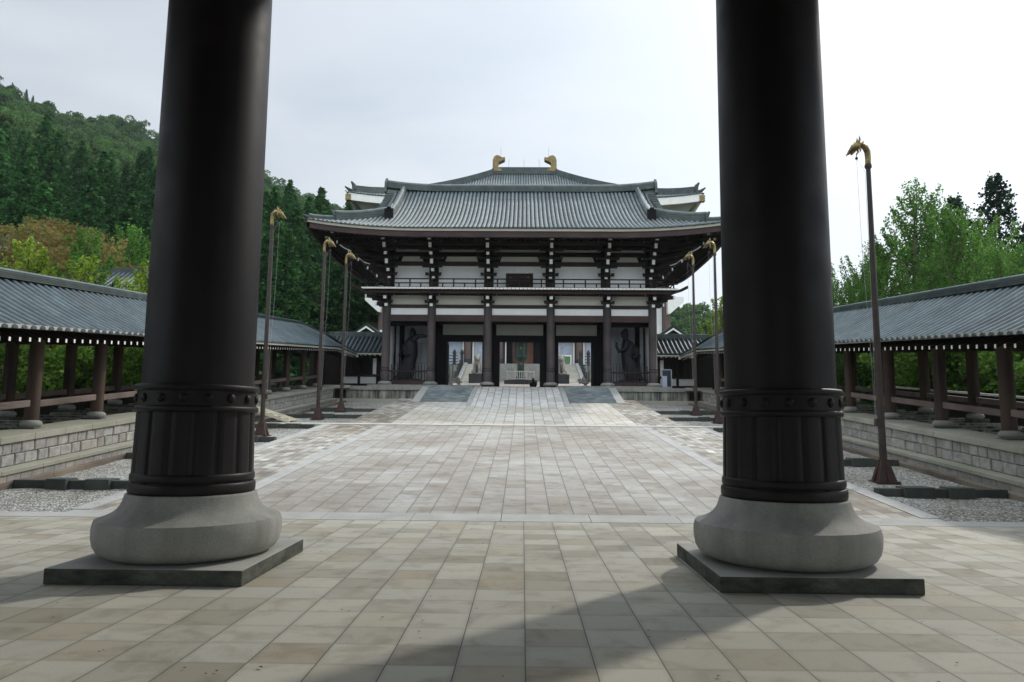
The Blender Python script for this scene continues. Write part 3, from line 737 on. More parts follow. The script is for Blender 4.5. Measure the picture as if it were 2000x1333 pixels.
# niches for the guardians
for s_ in (-1, 1):
    xa, xb = sorted((s_ * 5.48, s_ * 8.3))
    b = MB()
    nx, nz_ = 3, 3
    for ii in range(nx):
        for jj in range(nz_):
            dx = (xb - xa - .3) / nx; dz = 3.9 / nz_; b.box(AX + xa + .15 + ii * dx + .01, AX + xa + .15 + (ii + 1) * dx - .01, 46.6, 46.66, ZP + .4 + jj * dz + .01, ZP + .4 + (jj + 1) * dz - .01)
    b.build('niche_panel', M['nichep'], G)
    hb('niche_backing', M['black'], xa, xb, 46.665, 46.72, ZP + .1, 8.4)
    hb('niche_side', M['nichep'], s_ * 5.62 - .02, s_ * 5.62 + .02, YF + .35, 46.6, ZP + .4, 8.0)
    hb('niche_post', M['black'], s_ * 7.72 - .13, s_ * 7.72 + .13, 46.2, 46.55, ZP + .1, 8.3)
    hb('niche_lintel', M['black'], xa + .15, xb - .15, YF + .4, YF + .7, 7.72, 8.0)
    # fence
    xa += .25; xb -= .25
    F_ = hb('fence', M['wood'], xa, xb, YF - .02, YF + .08, ZP + .36, ZP + .44)
    hb('fence_rail', M['wood'], xa, xb, YF - .04, YF + .1, ZP + .93, ZP + 1.03, F_); hb('fence_rail', M['maroon'], xa, xb, YF - .05, YF + .12, ZP + .13, ZP + .36, F_)
    n = 12
    for k in range(n):
        x = xa + .12 + (xb - xa - .24) * k / (n - 1); b = MB(); b.box(AX + x - .025, AX + x + .025, YF + .0, YF + .06, ZP + .44, ZP + .93)
        b.box(AX + x - .022, AX + x + .022, YF + .0, YF + .05, ZP + 1.03, ZP + 1.36); b.add([(AX + x - .022, YF, ZP + 1.36), (AX + x + .022, YF, ZP + 1.36), (AX + x + .022, YF + .05, ZP + 1.36), (AX + x - .022, YF + .05, ZP + 1.36), (AX + x, YF + .025, ZP + 1.42)], [(0, 1, 4), (1, 2, 4), (2, 3, 4), (3, 0, 4)])
        b.build('baluster', M['wood'], F_)
# brackets: block arms stepping outward from each column with white ends
def arm(parent, x, ya, yb, z0, h, wd=.10, white=True, name='bracket_arm'):
    b = MB(); b.box(AX + x - wd, AX + x + wd, ya, yb, z0, z0 + h); a = b.build(name, M['wood'], parent)
    if white: q = MB(); q.box(AX + x - wd + .005, AX + x + wd - .005, ya - .006, ya + .004, z0 + .005, z0 + h - .005); q.build('white_end', M['whitep'], a)
    return a
def tail(parent, x, y, z, up=.46, wd=.095):
    b = MB(); b.prism([(y, z), (y - .42, z + .08), (y - .5, z + up), (y + 1.2, z + up), (y + 1.2, z)], 'x', AX + x - wd, AX + x + wd); a = b.build('tail_rafter', M['wood'], parent)
    q = MB(); q.add([(AX + x - wd + .004, y - .428, z + .08), (AX + x + wd - .004, y - .428, z + .08), (AX + x + wd - .004, y - .508, z + up), (AX + x - wd + .004, y - .508, z + up)], [(0, 1, 2, 3)]); q.build('white_end', M['whitep'], a)
def cross(parent, x, y, z, w2, h=.17):                      # transverse arm carrying three blocks
    b = MB(); b.box(AX + x - w2, AX + x + w2, y - .07, y + .07, z, z + h * .6)
    for dx in (-w2 + .08, 0, w2 - .08): b.prism([(AX + x + dx - .08, z + h * .6), (AX + x + dx + .08, z + h * .6), (AX + x + dx + .11, z + h), (AX + x + dx - .11, z + h)], 'y', y - .1, y + .1)
    a = b.build('bracket_block', M['wood'], parent)
    for sx in (-1, 1):
        q = MB(); q.box(AX + x + sx * (w2 - .001), AX + x + sx * (w2 + .006), y - .055, y + .055, z + .01, z + h * .55); q.build('white_end', M['whitep'], a)
for x in CX:
    # lower brackets carrying the balcony
    br = hb('bracket_set', M['wood'], x - .26, x + .26, YF - .22, YF + .1, 9.30, 9.75)
    arm(br, x, 43.62, YF, 8.83, .19); arm(br, x, 43.15, YF, 9.22, .20)
    tail(br, x, 43.25, 9.45, .30); cross(br, x, 43.7, 9.05, .42); cross(br, x, 43.25, 9.44, .55)
    # upper post and bracket
    xu = x * .985
    up = hb('upper_post', M['wood'], xu - .30, xu + .30, YF + .02, YF + .5, 9.9, 13.2)
    arm(up, xu, 43.72, YF + .1, 10.55, .20); arm(up, xu, 43.28, YF + .1, 10.97, .20)
    tail(up, xu, 43.15, 11.26, .40); arm(up, xu, 42.3, YF + .1, 11.80, .20); tail(up, xu, 42.25, 12.05, .40); arm(up, xu, 41.4, YF, 12.50, .12, .11)
    cross(up, xu, 43.7, 10.8, .50); cross(up, xu, 43.2, 11.2, .62); cross(up, xu, 42.7, 11.62, .7); cross(up, xu, 42.2, 12.03, .74); cross(up, xu, 41.7, 12.42, .7)
# side brackets (seen in profile at both ends)
for s_ in (-1, 1):
    for y in (YF, 48, 52):
        b = MB(); x0 = AX + s_ * 8.3; e = hb('side_bracket', M['wood'], s_ * 8.3 - .05, s_ * 8.3 + .05, y - .2, y + .2, 8.9, 13.2)
        for ln, z in ((.5, 8.85), (.95, 9.25), (.5, 10.6), (1.0, 11.02), (1.4, 11.45), (1.9, 11.85), (2.4, 12.2)):
            b = MB(); b.box(x0, x0 + s_ * ln, y - .09, y + .09, z, z + .2); q = b.build('bracket_arm', M['wood'], e)
            b = MB(); b.box(x0 + s_ * (ln - .002), x0 + s_ * (ln + .008), y - .085, y + .085, z + .005, z + .195); b.build('white_end', M['whitep'], q)
    # diagonal corner arms
    e = hb('corner_bracket', M['wood'], s_ * 8.3 - .2, s_ * 8.3 + .2, YF - .2, YF + .2, 10.0, 12.9)
    for ln, z in ((.6, 8.85), (1.15, 9.25), (.6, 10.6), (1.1, 11.0), (1.6, 11.42), (2.1, 11.84), (2.7, 12.25)):
        d = Vector((s_ * .72, -.69, 0)); p0 = Vector((AX + s_ * 8.3, YF, z + .1)); p1 = p0 + d * ln * 1.35
        b = MB(); nrm = Vector((-d.y, d.x, 0)) * .09; vs = [p0 - nrm, p0 + nrm, p1 + nrm, p1 - nrm]
        b.add([v_ + Vector((0, 0, -.1)) for v_ in vs] + [v_ + Vector((0, 0, .1)) for v_ in vs], [(3, 2, 1, 0), (4, 5, 6, 7), (0, 1, 5, 4), (1, 2, 6, 5), (2, 3, 7, 6), (3, 0, 4, 7)])
        q = b.build('bracket_arm', M['wood'], e); b = MB(); p2 = p1 + d * .008
        b.add([p2 - nrm * .95 + Vector((0, 0, -.09)), p2 + nrm * .95 + Vector((0, 0, -.09)), p2 + nrm * .95 + Vector((0, 0, .09)), p2 - nrm * .95 + Vector((0, 0, .09))], [(0, 1, 2, 3)]); b.build('white_end', M['whitep'], q)
    # long white-tipped corner tail rafters
    for ln, z, ll in ((2.7, 12.45, .9), (1.35, 11.85, .9), (1.2, 10.15, .5)):
        d = Vector((s_ * .70, -.714, 0)); pts = []; 
        for k in range(7):
            u = k / 6; p = Vector((AX + s_ * 8.3, YF, z - .5)) + d * (ln + ll * u * .9) + Vector((0, 0, .22 * u * u)); pts.append(p)
        b = MB(); b.tube(pts, [.028 + .012 * (k / 6) for k in range(7)], 6); b.build('corner_tail', M['whitep'], e)
# balcony
B_ = hb('balcony', M['woodh'], -9.55, 9.55, 42.5, YF - .001, 9.70, 9.80)
hb('side_floor', M['woodh'], -9.55, -8.0, YF, 53.4, 9.70, 9.80, B_); hb('side_floor', M['woodh'], 8.0, 9.55, YF, 53.4, 9.70, 9.80, B_)
b = MB(); x = -9.6
while x < 9.55: b.box(AX + x + .012, AX + x + .228, 42.38, 42.5, 9.70, 9.80); x += .24
b.build('board_ends', M['whitep'], B_)
b = MB(); b.box(AX - 9.4, AX + 9.4, 42.75, 42.95, 9.52, 9.695); b.build('balcony_beam', M['maroon'], B_)
for s_ in (-1, 1):
    b = MB(); b.sweep([(AX + s_ * (9.3), 42.75, 9.60), (AX + s_ * 9.7, 42.2, 9.66), (AX + s_ * 10.0, 41.75, 9.78)], [(-.07, -.09), (.07, -.09), (.05, .06), (-.05, .06)], (.7, .7 * s_, 0)); b.build('corner_beam', M['maroon'], B_)
zr0 = 9.80; YR = 42.62
for nm, z, h, ov in (('rail', zr0 + .56, .07, .35), ('rail', zr0 + .30, .065, .25), ('rail', zr0 + .03, .07, .1)):
    b = MB(); b.tube([(AX - 9.35 - ov, YR, z), (AX + 9.35 + ov, YR, z)], h / 2 + .005, 8); b.build(nm, M['wood'], B_)
    for s_ in (-1, 1): b = MB(); b.tube([(AX + s_ * 9.35, YR - ov, z), (AX + s_ * 9.35, 53, z)], h / 2 + .003, 8); b.build(nm, M['wood'], B_)
k = 0; x = -9.35
while x < 9.4:
    b = MB(); top = .56 if k % 2 == 0 else .30; b.box(AX + x - .04, AX + x + .04, YR - .03, YR + .03, zr0, zr0 + top); b.build('rail_post', M['woodh'], B_); x += .668; k += 1
for s_ in (-1, 1):
    for k in range(12):
        y = YR + .9 * (k + 1) * .93; b = MB(); b.box(AX + s_ * 9.35 - .03, AX + s_ * 9.35 + .03, y - .04, y + .04, zr0, zr0 + (.56 if k % 2 else .3)); b.build('rail_post', M['woodh'], B_)
# upper storey front
for i in range(5):
    xa, xb = CX[i] * .985 + .28, CX[i + 1] * .985 - .28; Yu = YF + .06
    hb('white_panel', M['plaster'], xa - .03, xb + .03, Yu, Yu + .05, 9.8, 11.48)
    hb('beam', M['maroon'], xa - .03, xb + .03, Yu - .12, Yu + .05, 11.475, 11.745)
    xm0, xm1 = xa + .42, xb - .42
    b = MB(); b.prism([(AX + xm0, 11.74), (AX + xm1, 11.74), (AX + xm1 - .05, 11.92), (AX + xm1 - .12, 12.08), (AX + xm0 + .12, 12.08), (AX + xm0 + .05, 11.92)], 'y', Yu - .06, Yu + .04); b.build('curved_panel', M['cream'], G)
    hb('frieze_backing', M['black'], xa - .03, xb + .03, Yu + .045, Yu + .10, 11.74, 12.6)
    hb('beam', M['wood'], xa - .03, xb + .03, Yu - .16, Yu + .04, 12.075, 12.335)
    hb('frieze_strip', M['cream'], xa - .03, xb + .03, Yu - .02, Yu + .04, 12.335, 12.53)
    hb('beam', M['wood'], xa - .03, xb + .03, Yu - .3, Yu + .1, 12.53, 13.3)
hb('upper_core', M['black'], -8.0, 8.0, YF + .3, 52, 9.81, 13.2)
for s_ in (-1, 1):
    hb('side_panel', M['plaster'], s_ * 8.15 - .03, s_ * 8.15 + .03, YF + .5, 51.8, 9.8, 11.48); hb('side_beam', M['woodh'], s_ * 8.15 - .08, s_ * 8.15 + .08, YF, 52, 11.48, 13.3)
# eave purlins
for y, z in ((42.2, 12.25), (41.4, 12.45)): b = MB(); b.box(AX - 11.0, AX + 11.0, y - .09, y + .09, z + .15, z + .34); b.build('purlin', M['woodh'], G)
for s_ in (-1, 1):
    for d, z in ((1.8, 12.25), (2.6, 12.45)): b = MB(); b.box(AX + s_ * (8.3 + d) - .09, AX + s_ * (8.3 + d) + .09, 41.4, 54.6, z + .155, z + .335); b.build('purlin', M['woodh'], G)

# plaque
pq = empty('name_plaque', (AX, 42.9, 10.4), 'dark carved name plaque leaning out over the balcony rail', 'plaque')
def tilt(p): 
    a = R(14); y = p[1]; z = p[2]; return (AX + p[0], 43.45 - z * math.sin(a) + y, 9.95 + z * math.cos(a))
def tb(b, x0, x1, y0, y1, z0, z1):
    o = MB(); o.box(x0, x1, y0, y1, z0, z1); b.add([tilt(p) for p in o.v], o.f); return b
tb(MB(), -.68, .68, 0, .12, 0, .82).build('board', M['board'] if False else M['woodh'], pq)
tb(MB(), -.84, .84, -.05, .05, -.1, .02).build('frame', M['wood'], pq); tb(MB(), -.84, .84, -.05, .05, .80, .92).build('frame', M['wood'], pq)
tb(MB(), -.84, -.66, -.05, .05, .02, .80).build('frame', M['wood'], pq); tb(MB(), .66, .84, -.05, .05, .02, .80).build('frame', M['wood'], pq)
b = MB()
for z in (.10, .45, .62):
    for k in range(-5, 6):
        if k: tb(b, k * .115 - .012, k * .115 + .012, -.012, -.001, z, z + .024)
b.build('gilt_studs', M['gilt'], pq)
b = MB(); tb(b, -.62, -.46, -.062, -.05, .66, .70); tb(b, .46, .62, -.062, -.05, .66, .70); tb(b, -.56, -.5, -.062, -.05, .06, .12); b.build('gilt_fitting', M['gilt'], pq)
b = MB(); tb(b, -.84, -.56, -.06, .0, .93, 1.0); tb(b, .56, .84, -.06, .0, .93, 1.0); b.build('bracket_cover', M['cream'], pq)

# roof ----------------------------------------------------------------
RX, RYh, GX, YC = 12.35, 8.35, 8.75, 48.0; Z0, RISE = 12.73, 4.93
def prof(t): u = max(0, t) / RYh; return Z0 + RISE * (.62 * u + .38 * u * u)
def upturn(c, t): return .52 * max(0, (c - 5.2) / (RX - 5.2)) ** 2.3 * max(0, 1 - t / 6.5)
def rz(x, y, face):                                        # height on front/back ('f') or side ('s') slope
    ax, ay = abs(x), abs(y - YC)
    if face == 'f': t = RYh - ay; return prof(t) + upturn(ax, t)
    t = RX - ax; return prof(t) + upturn(ay + RX - RYh, t)
Rf = empty('roof', (0, 0, 0), '', ''); del Rf['label'], Rf['category']; Rf.parent = G; Rf.location = (0, 0, 0)
b = MB()
for sy in (-1, 1):                                          # base of front/back slope
    xs = [-RX + i * (2 * RX) / 60 for i in range(61)]; ts = [i / 10 for i in range(11)]
    for i in range(60):
        for j in range(10):
            def P(i_, j_):
                x = xs[i_]; tm = RYh if abs(x) <= GX + .01 else RX - abs(x); t = ts[j_] * tm; y = YC + sy * (RYh - t); return (AX + x, y, rz(x, y, 'f') - .02)
            q = [P(i, j), P(i + 1, j), P(i + 1, j + 1), P(i, j + 1)]; b.quad(*(q if sy < 0 else q[::-1]))
for sx in (-1, 1):
    for i in range(40):
        for j in range(8):
            def P(i_, j_):
                y = YC - RYh + 2 * RYh * i_ / 40; tm = min(RX - GX + .25, RYh - abs(y - YC) + .0); t = tm * j_ / 8; x = sx * (RX - t); return (AX + x, y, rz(x, y, 's') - .02)
            q = [P(i, j), P(i + 1, j), P(i + 1, j + 1), P(i, j + 1)]; b.quad(*(q[::-1] if sx < 0 else q))
b.build('roof_deck', M['roofdark'], Rf)
b = MB(); paths = []; n = 94; st = 2 * RX / n
for i in range(1, n):
    x = -RX + i * st; tm = RYh - .15 if abs(x) <= GX + .05 else RX - abs(x)
    for sy in (-1, 1):
        m_ = max(3, int(tm / .7)); pts = [(AX + x, YC + sy * (RYh + .06 - (tm + .06) * k_ / m_), 0) for k_ in range(m_ + 1)]
        paths.append(([(p[0], p[1], rz(x, p[1], 'f') - .01) for p in pts], (-sy * 1.0, 0, 0)))
for i in range(1, 64):
    y = YC - RYh + i * (2 * RYh) / 64; tm = min(RX - GX + .1, RYh - abs(y - YC))
    for sx in (-1, 1):
        m_ = max(2, int(tm / .7)); pts = [(sx * (RX + .06 - (tm + .06) * k_ / m_), y) for k_ in range(m_ + 1)]
        paths.append(([(AX + p[0], y, rz(p[0], y, 's') - .01) for p in pts], (0, sx * 1.0, 0)))
ribs(b, paths, .088, 1.05); b.build('tile_rows', M['roof'], Rf)
# fascia layers round the eaves
def eave_ring(off, z0, z1, name, mat, thick=.12):
    b = MB()
    for face in range(4):
        pts = []
        for k in range(41):
            u = -1 + k / 20
            if face in (0, 2):
                sy = -1 if face == 0 else 1; x = u * (RX - off); y = YC + sy * (RYh - off); z = Z0 + upturn(abs(u) * RX, 0)
            else:
                sx = -1 if face == 1 else 1; x = sx * (RX - off); y = YC + u * (RYh - off); z = Z0 + upturn(abs(u) * RYh + RX - RYh, 0)
            pts.append((AX + x, y, z))
        side = {0: (0, 1, 0), 2: (0, -1, 0), 1: (1, 0, 0), 3: (-1, 0, 0)}[face]
        b.sweep(pts, [(0, z0), (thick, z0), (thick, z1), (0, z1)], side)
    return b.build(name, mat, Rf)
eave_ring(.03, -.17, -.03, 'eave_board', M['fascia']); eave_ring(.10, -.50, -.175, 'eave_beam', M['maroon'], .16)
# soffit and rafters
b = MB()
def under(x, y):
    c = max(abs(x) - 0, 0); t = min(RX - abs(x), RYh - abs(y - YC)); cc = max(abs(x), abs(y - YC) + RX - RYh)
    return Z0 - .42 + .20 * t + upturn(min(cc, RX), 0) * max(0, 1 - t / 4.6)
for sy in (-1, 1):
    for i in range(60):
        for j in range(6):
            def P(i_, j_):
                x = -RX + .15 + (2 * RX - .3) * i_ / 60; tm = min(4.6, RX - abs(x)); t = .15 + (tm - .15) * j_ / 6; y = YC + sy * (RYh - t); return (AX + x, y, under(x, y))
            b.quad(P(i, j), P(i, j + 1), P(i + 1, j + 1), P(i + 1, j))
for sx in (-1, 1):
    for i in range(40):
        for j in range(6):
            def P(i_, j_):
                y = YC - RYh + .15 + (2 * RYh - .3) * i_ / 40; tm = min(4.3, RYh - abs(y - YC)); t = .15 + (tm - .15) * j_ / 6; x = sx * (RX - t); return (AX + x, y, under(x, y))
            b.quad(P(i, j), P(i, j + 1), P(i + 1, j + 1), P(i + 1, j))
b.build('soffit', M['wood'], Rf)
x = -RX + .4; nr_ = 0
while x < RX - .3:
    tm = min(4.3, RX - abs(x)); pts = [(AX + x, YC - RYh + .25 + (tm - .25) * k / 4) for k in range(5)]; b = MB()
    b.sweep([(p[0], p[1], under(x, p[1]) - .13) for p in pts], [(-.05, 0), (.05, 0), (.05, .12), (-.05, .12)], (1, 0, 0)); b.build('rafter', M['wood'], Rf); x += .30
b = MB()
for sx in (-1, 1):
    y = YC - RYh + .5
    while y < YC + RYh - .3:
        tm = min(4.0, RYh - abs(y - YC)); pts = [(sx * (RX - .25 - (tm - .25) * k / 4), y) for k in range(5)]
        b.sweep([(AX + p[0], p[1], under(p[0], y) - .13) for p in pts], [(-.05, 0), (.05, 0), (.05, .12), (-.05, .12)], (0, 1, 0)); y += .30
b.build('side_rafters', M['wood'], Rf, kind='stuff')
# white rafter-corner caps under the eaves
for s_ in (-1, 1):
    for kx, ky in ((9.6, 40.35), (10.9, 40.2), (11.6, 41.5), (11.9, 43.5), (7.4, 40.3)):
        b = MB(); z = under(kx, ky) - .24; b.box(AX + s_ * kx - .07, AX + s_ * kx + .07, ky - .06, ky + .06, z, z + .14); b.build('rafter_cap', M['cream'], Rf)
# ridges
def ridge(pts, side, w2, h, name='ridge', z0=-.02, cap=True, layers=4):
    b = MB(); 
    for j in range(layers):
        a0 = z0 + h * j / layers; ww = w2 * (1 - .05 * j); b.sweep(pts, [(-ww, a0), (ww, a0), (ww, a0 + h / layers * .8), (ww - .02, a0 + h / layers), (-ww + .02, a0 + h / layers), (-ww, a0 + h / layers * .8)], side)
    o = b.build(name, M['ridge'], Rf)
    if cap:
        b = MB(); b.tube([(p[0], p[1], p[2] + z0 + h + .02) for p in pts], w2 * .55, 10); b.build('ridge_cap', M['roof'], o)
    return o
xe = 9.3
pts = [(AX + xe * (-1 + k / 16), YC, Z0 + RISE - .05 + .30 * max(0, (abs(-1 + k / 16) - .5) / .5) ** 2.4) for k in range(33)]
ridge(pts, (0, 1, 0), .26, .42, layers=5)
for s_ in (-1, 1):
    # ridge-end tile
    b = MB(); x = AX + s_ * (xe + .05); z = Z0 + RISE + .12; b.prism([(YC - .5, z - .3), (YC + .5, z - .3), (YC + .34, z + .45), (YC, z + .82), (YC - .34, z + .45)], 'x', x - .08, x + .08); b.build('end_tile', M['ridge'], Rf)
    for sy in (-1, 1):
        xk = s_ * 8.1
        pts = [(AX + xk + s_ * .0, YC + sy * (.25 + (5.0) * k / 12), 0) for k in range(13)]; pts = [(p[0], p[1], rz(xk, p[1], 'f')) for p in pts]
        ridge(pts, (1, 0, 0), .21, .34, 'descending_ridge', .02, layers=3)
        p = pts[-1]; b = MB(); b.box(p[0] - .27, p[0] + .27, p[1] - .01, p[1] + sy * .14 , p[2] - .05, p[2] + .62); b.box(p[0] - .12, p[0] + .12, p[1] - .02, p[1] + sy * .19, p[2] + .6, p[2] + .72); b.build('demon_tile', M['black'], Rf)
        # hip ridge in two stages
        def hip(t0, t1, n=8, lift=.06):
            out = []
            for k in range(n + 1):
                t = t0 + (t1 - t0) * k / n; x = s_ * (RX - t); y = YC + sy * (RYh - t); out.append((AX + x, y, rz(x, y, 'f') + lift * (k / n) ** 4))
            return out
        ridge(hip(RX - GX + .35, 1.35), (s_ * .7, -sy * .7, 0), .20, .48, 'hip_ridge', -.05, layers=3)
        ridge(hip(1.35, .18, lift=.03), (s_ * .7, -sy * .7, 0), .14, .20, 'hip_ridge', .0, layers=2)
        p = hip(RX - GX + .35, 1.35)[-1]; b = MB(); b.tube([(p[0], p[1], p[2] + .2), (p[0] + s_ * .08, p[1] + sy * .08, p[2] + .40), (p[0] + s_ * .16, p[1] + sy * .16, p[2] + .52)], [.14, .11, .05], 8); b.build('hip_finial', M['ridge'], Rf)
        p = hip(1.35, .18, lift=.03)[-1]; b = MB(); b.tube([(p[0], p[1], p[2] + .05), (p[0] + s_ * .14, p[1] + sy * .14, p[2] + .10), (p[0] + s_ * .26, p[1] + sy * .26, p[2] + .14)], [.10, .08, .04], 8); b.build('hip_finial', M['ridge'], Rf)
        # verge board and edge tiles
        pts = [(AX + s_ * (GX + .35), YC + sy * (.05 + (RYh - (RX - GX) - .1) * k / 10), 0) for k in range(11)]; pts = [(p[0], p[1], prof(RYh - abs(p[1] - YC)) - .12) for p in pts]
        b = MB(); b.sweep(pts, [(-.05, -.42), (.05, -.42), (.05, 0), (-.05, 0)], (1, 0, 0)); b.build('verge_board', M['maroon'], Rf)
        b = MB()
        for k in range(17):
            y = YC + sy * (.3 + k * .29); z = prof(RYh - abs(y - YC)); b.tube([(AX + s_ * (GX - .1), y, z + .02), (AX + s_ * (GX + .55), y, z - .02)], .09, 8)
        b.build('verge_tiles', M['ridge'], Rf)
    b = MB(); zz = prof(RX - GX) ; b.prism([(YC - 4.6, zz), (YC + 4.6, zz), (YC, Z0 + RISE - .2)], 'x', AX + s_ * (GX - .25) - .05, AX + s_ * (GX - .25) + .05); b.build('gable_wall', M['cream'], Rf)
    b = MB(); b.prism([(YC - .35, Z0 + RISE - .6), (YC + .35, Z0 + RISE - .6), (YC + .2, Z0 + RISE - 1.5), (YC, Z0 + RISE - 1.8), (YC - .2, Z0 + RISE - 1.5)], 'x', AX + s_ * (GX + .41), AX + s_ * (GX + .47)); b.build('gable_pendant', M['wood'], Rf)

# ================================================================== GUARDIAN STATUES (one fused mesh each)
def statue(s_, label):
    cx, cy, z = AX + s_ * 6.95, 45.4, ZP + .55
    t = empty('guardian_statue', (cx, cy, ZP + .13), label, 'statue', 'guardian statues in the gate niches')
    f = -s_                                                 # faces the axis
    b = MB()
    def ell(pts, seg=16):
        vs = []; fs = []
        for (x, y, zz, rx, ry) in pts:
            for k in range(seg): a = 2 * PI * k / seg; vs.append((cx + f * (x + rx * math.cos(a) ), cy + y + ry * math.sin(a), z + zz))
        for i in range(len(pts) - 1):
            for k in range(seg): k2 = (k + 1) % seg; fs.append((i * seg + k, i * seg + k2, (i + 1) * seg + k2, (i + 1) * seg + k))
        fs.append(tuple(range(seg))[::-1]); fs.append(tuple(range((len(pts) - 1) * seg, len(pts) * seg))); b.add(vs, fs, True)
    if s_ < 0:
        ell([(-.42, 0, 0, .55, .35), (-.33, 0, .3, .50, .34), (-.22, 0, .7, .46, .34), (-.10, 0, 1.15, .44, .33), (.0, 0, 1.5, .42, .32), (.0, 0, 1.8, .44, .34), (-.04, 0, 2.15, .46, .36), (.0, 0, 2.45, .40, .34), (.03, 0, 2.65, .26, .24), (.05, 0, 2.78, .15, .15), (.08, 0, 2.9, .20, .19), (.10, 0, 3.05, .22, .2), (.08, 0, 3.2, .17, .17), (.05, 0, 3.32, .07, .08)])
        A = [((.15, -.25, 2.45), (.45, -.35, 2.75), (.75, -.35, 2.78), (1.05, -.35, 2.74)), ((-.15, .25, 2.45), (-.45, -.1, 2.0), (-.35, -.35, 1.6), (-.1, -.45, 1.5))]
    else:
        ell([(-.30, 0, 0, .52, .34), (-.24, 0, .3, .46, .34), (-.14, 0, .7, .42, .34), (-.02, 0, 1.15, .40, .33), (.03, 0, 1.5, .38, .32), (.0, 0, 1.8, .44, .34), (-.04, 0, 2.15, .45, .36), (.0, 0, 2.42, .38, .34), (.08, 0, 2.6, .24, .22), (.14, 0, 2.72, .16, .16), (.18, 0, 2.86, .23, .2), (.2, 0, 3.05, .27, .22), (.16, 0, 3.22, .22, .19), (.1, 0, 3.36, .09, .09)])
        A = [((.1, -.28, 2.4), (.30, -.5, 1.95), (.62, -.5, 1.85), (.78, -.5, 2.15), (.76, -.5, 2.4)), ((-.2, .2, 2.4), (-.55, -.1, 2.0), (-.5, -.3, 1.6), (-.3, -.42, 1.45))]
    for a in A:
        pts = [(cx + f * p[0], cy + p[1], z + p[2]) for p in a]; b.tube(pts, [.20, .17, .13, .10, .09][:len(pts)], 10); hx, hy, hz = pts[-1]
        for q in range(4): b.tube([(hx, hy - .06 + q * .04, hz), (hx + f * .12, hy - .07 + q * .045, hz + .10 + (.02 if q in (1, 2) else 0))], [.03, .018], 6)
        b.tube([(hx, hy, hz - .02), (hx + f * .04, hy - .12, hz + .06)], [.03, .02], 6)
    for k in range(9):                                      # robe folds
        a = R(200 + k * 18); x = .50 * math.cos(a); y = .36 * math.sin(a)
        b.tube([(cx + f * (x * .75 - .02), cy + y * .8, z + 1.55), (cx + f * (x * .95 - .22), cy + y * .95, z + .7), (cx + f * (x * 1.15 - .40), cy + y * 1.1, z + .02)], [.03, .05, .07], 6)
    b.tube([(cx - f * .35, cy, z + 2.3), (cx - f * .75, cy + .1, z + 1.6), (cx - f * .62, cy, z + 1.1), (cx - f * .8, cy, z + .3)], [.10, .10, .09, .07], 8)
    hx = cx + f * (.10 if s_ < 0 else .2); hz = z + 3.0
    b.sphere((hx + f * .18, cy - .03, hz - .02), .05, 8, 6, (1.3, .8, 1)); b.sphere((hx + f * .12, cy, hz - .12), .10, 8, 6)
    b.sphere((hx - f * .04, cy, hz + .28), .10, 8, 6); b.sphere((hx - f * .02, cy - .2, hz - .01), .05, 8, 6, (1, .5, 1.5))
    o = b.build('body', M['statue'], t); rm = o.modifiers.new('fuse', 'REMESH'); rm.mode = 'VOXEL'; rm.voxel_size = .035; rm.use_smooth_shade = True
    b = MB(); b.box(cx - .9, cx + .9, cy - .55, cy + .55, ZP + .13, ZP + .5); b.prism([(cx - .7, ZP + .5), (cx + .7, ZP + .5), (cx + .6, ZP + .58), (cx - .6, ZP + .58)], 'y', cy - .45, cy + .45); b.build('pedestal', M['darkstone'], t, bevel=.03)
statue(-1, 'black guardian statue with one arm stretched out in the left niche')
statue(1, 'black guardian statue with one hand raised in the right niche')

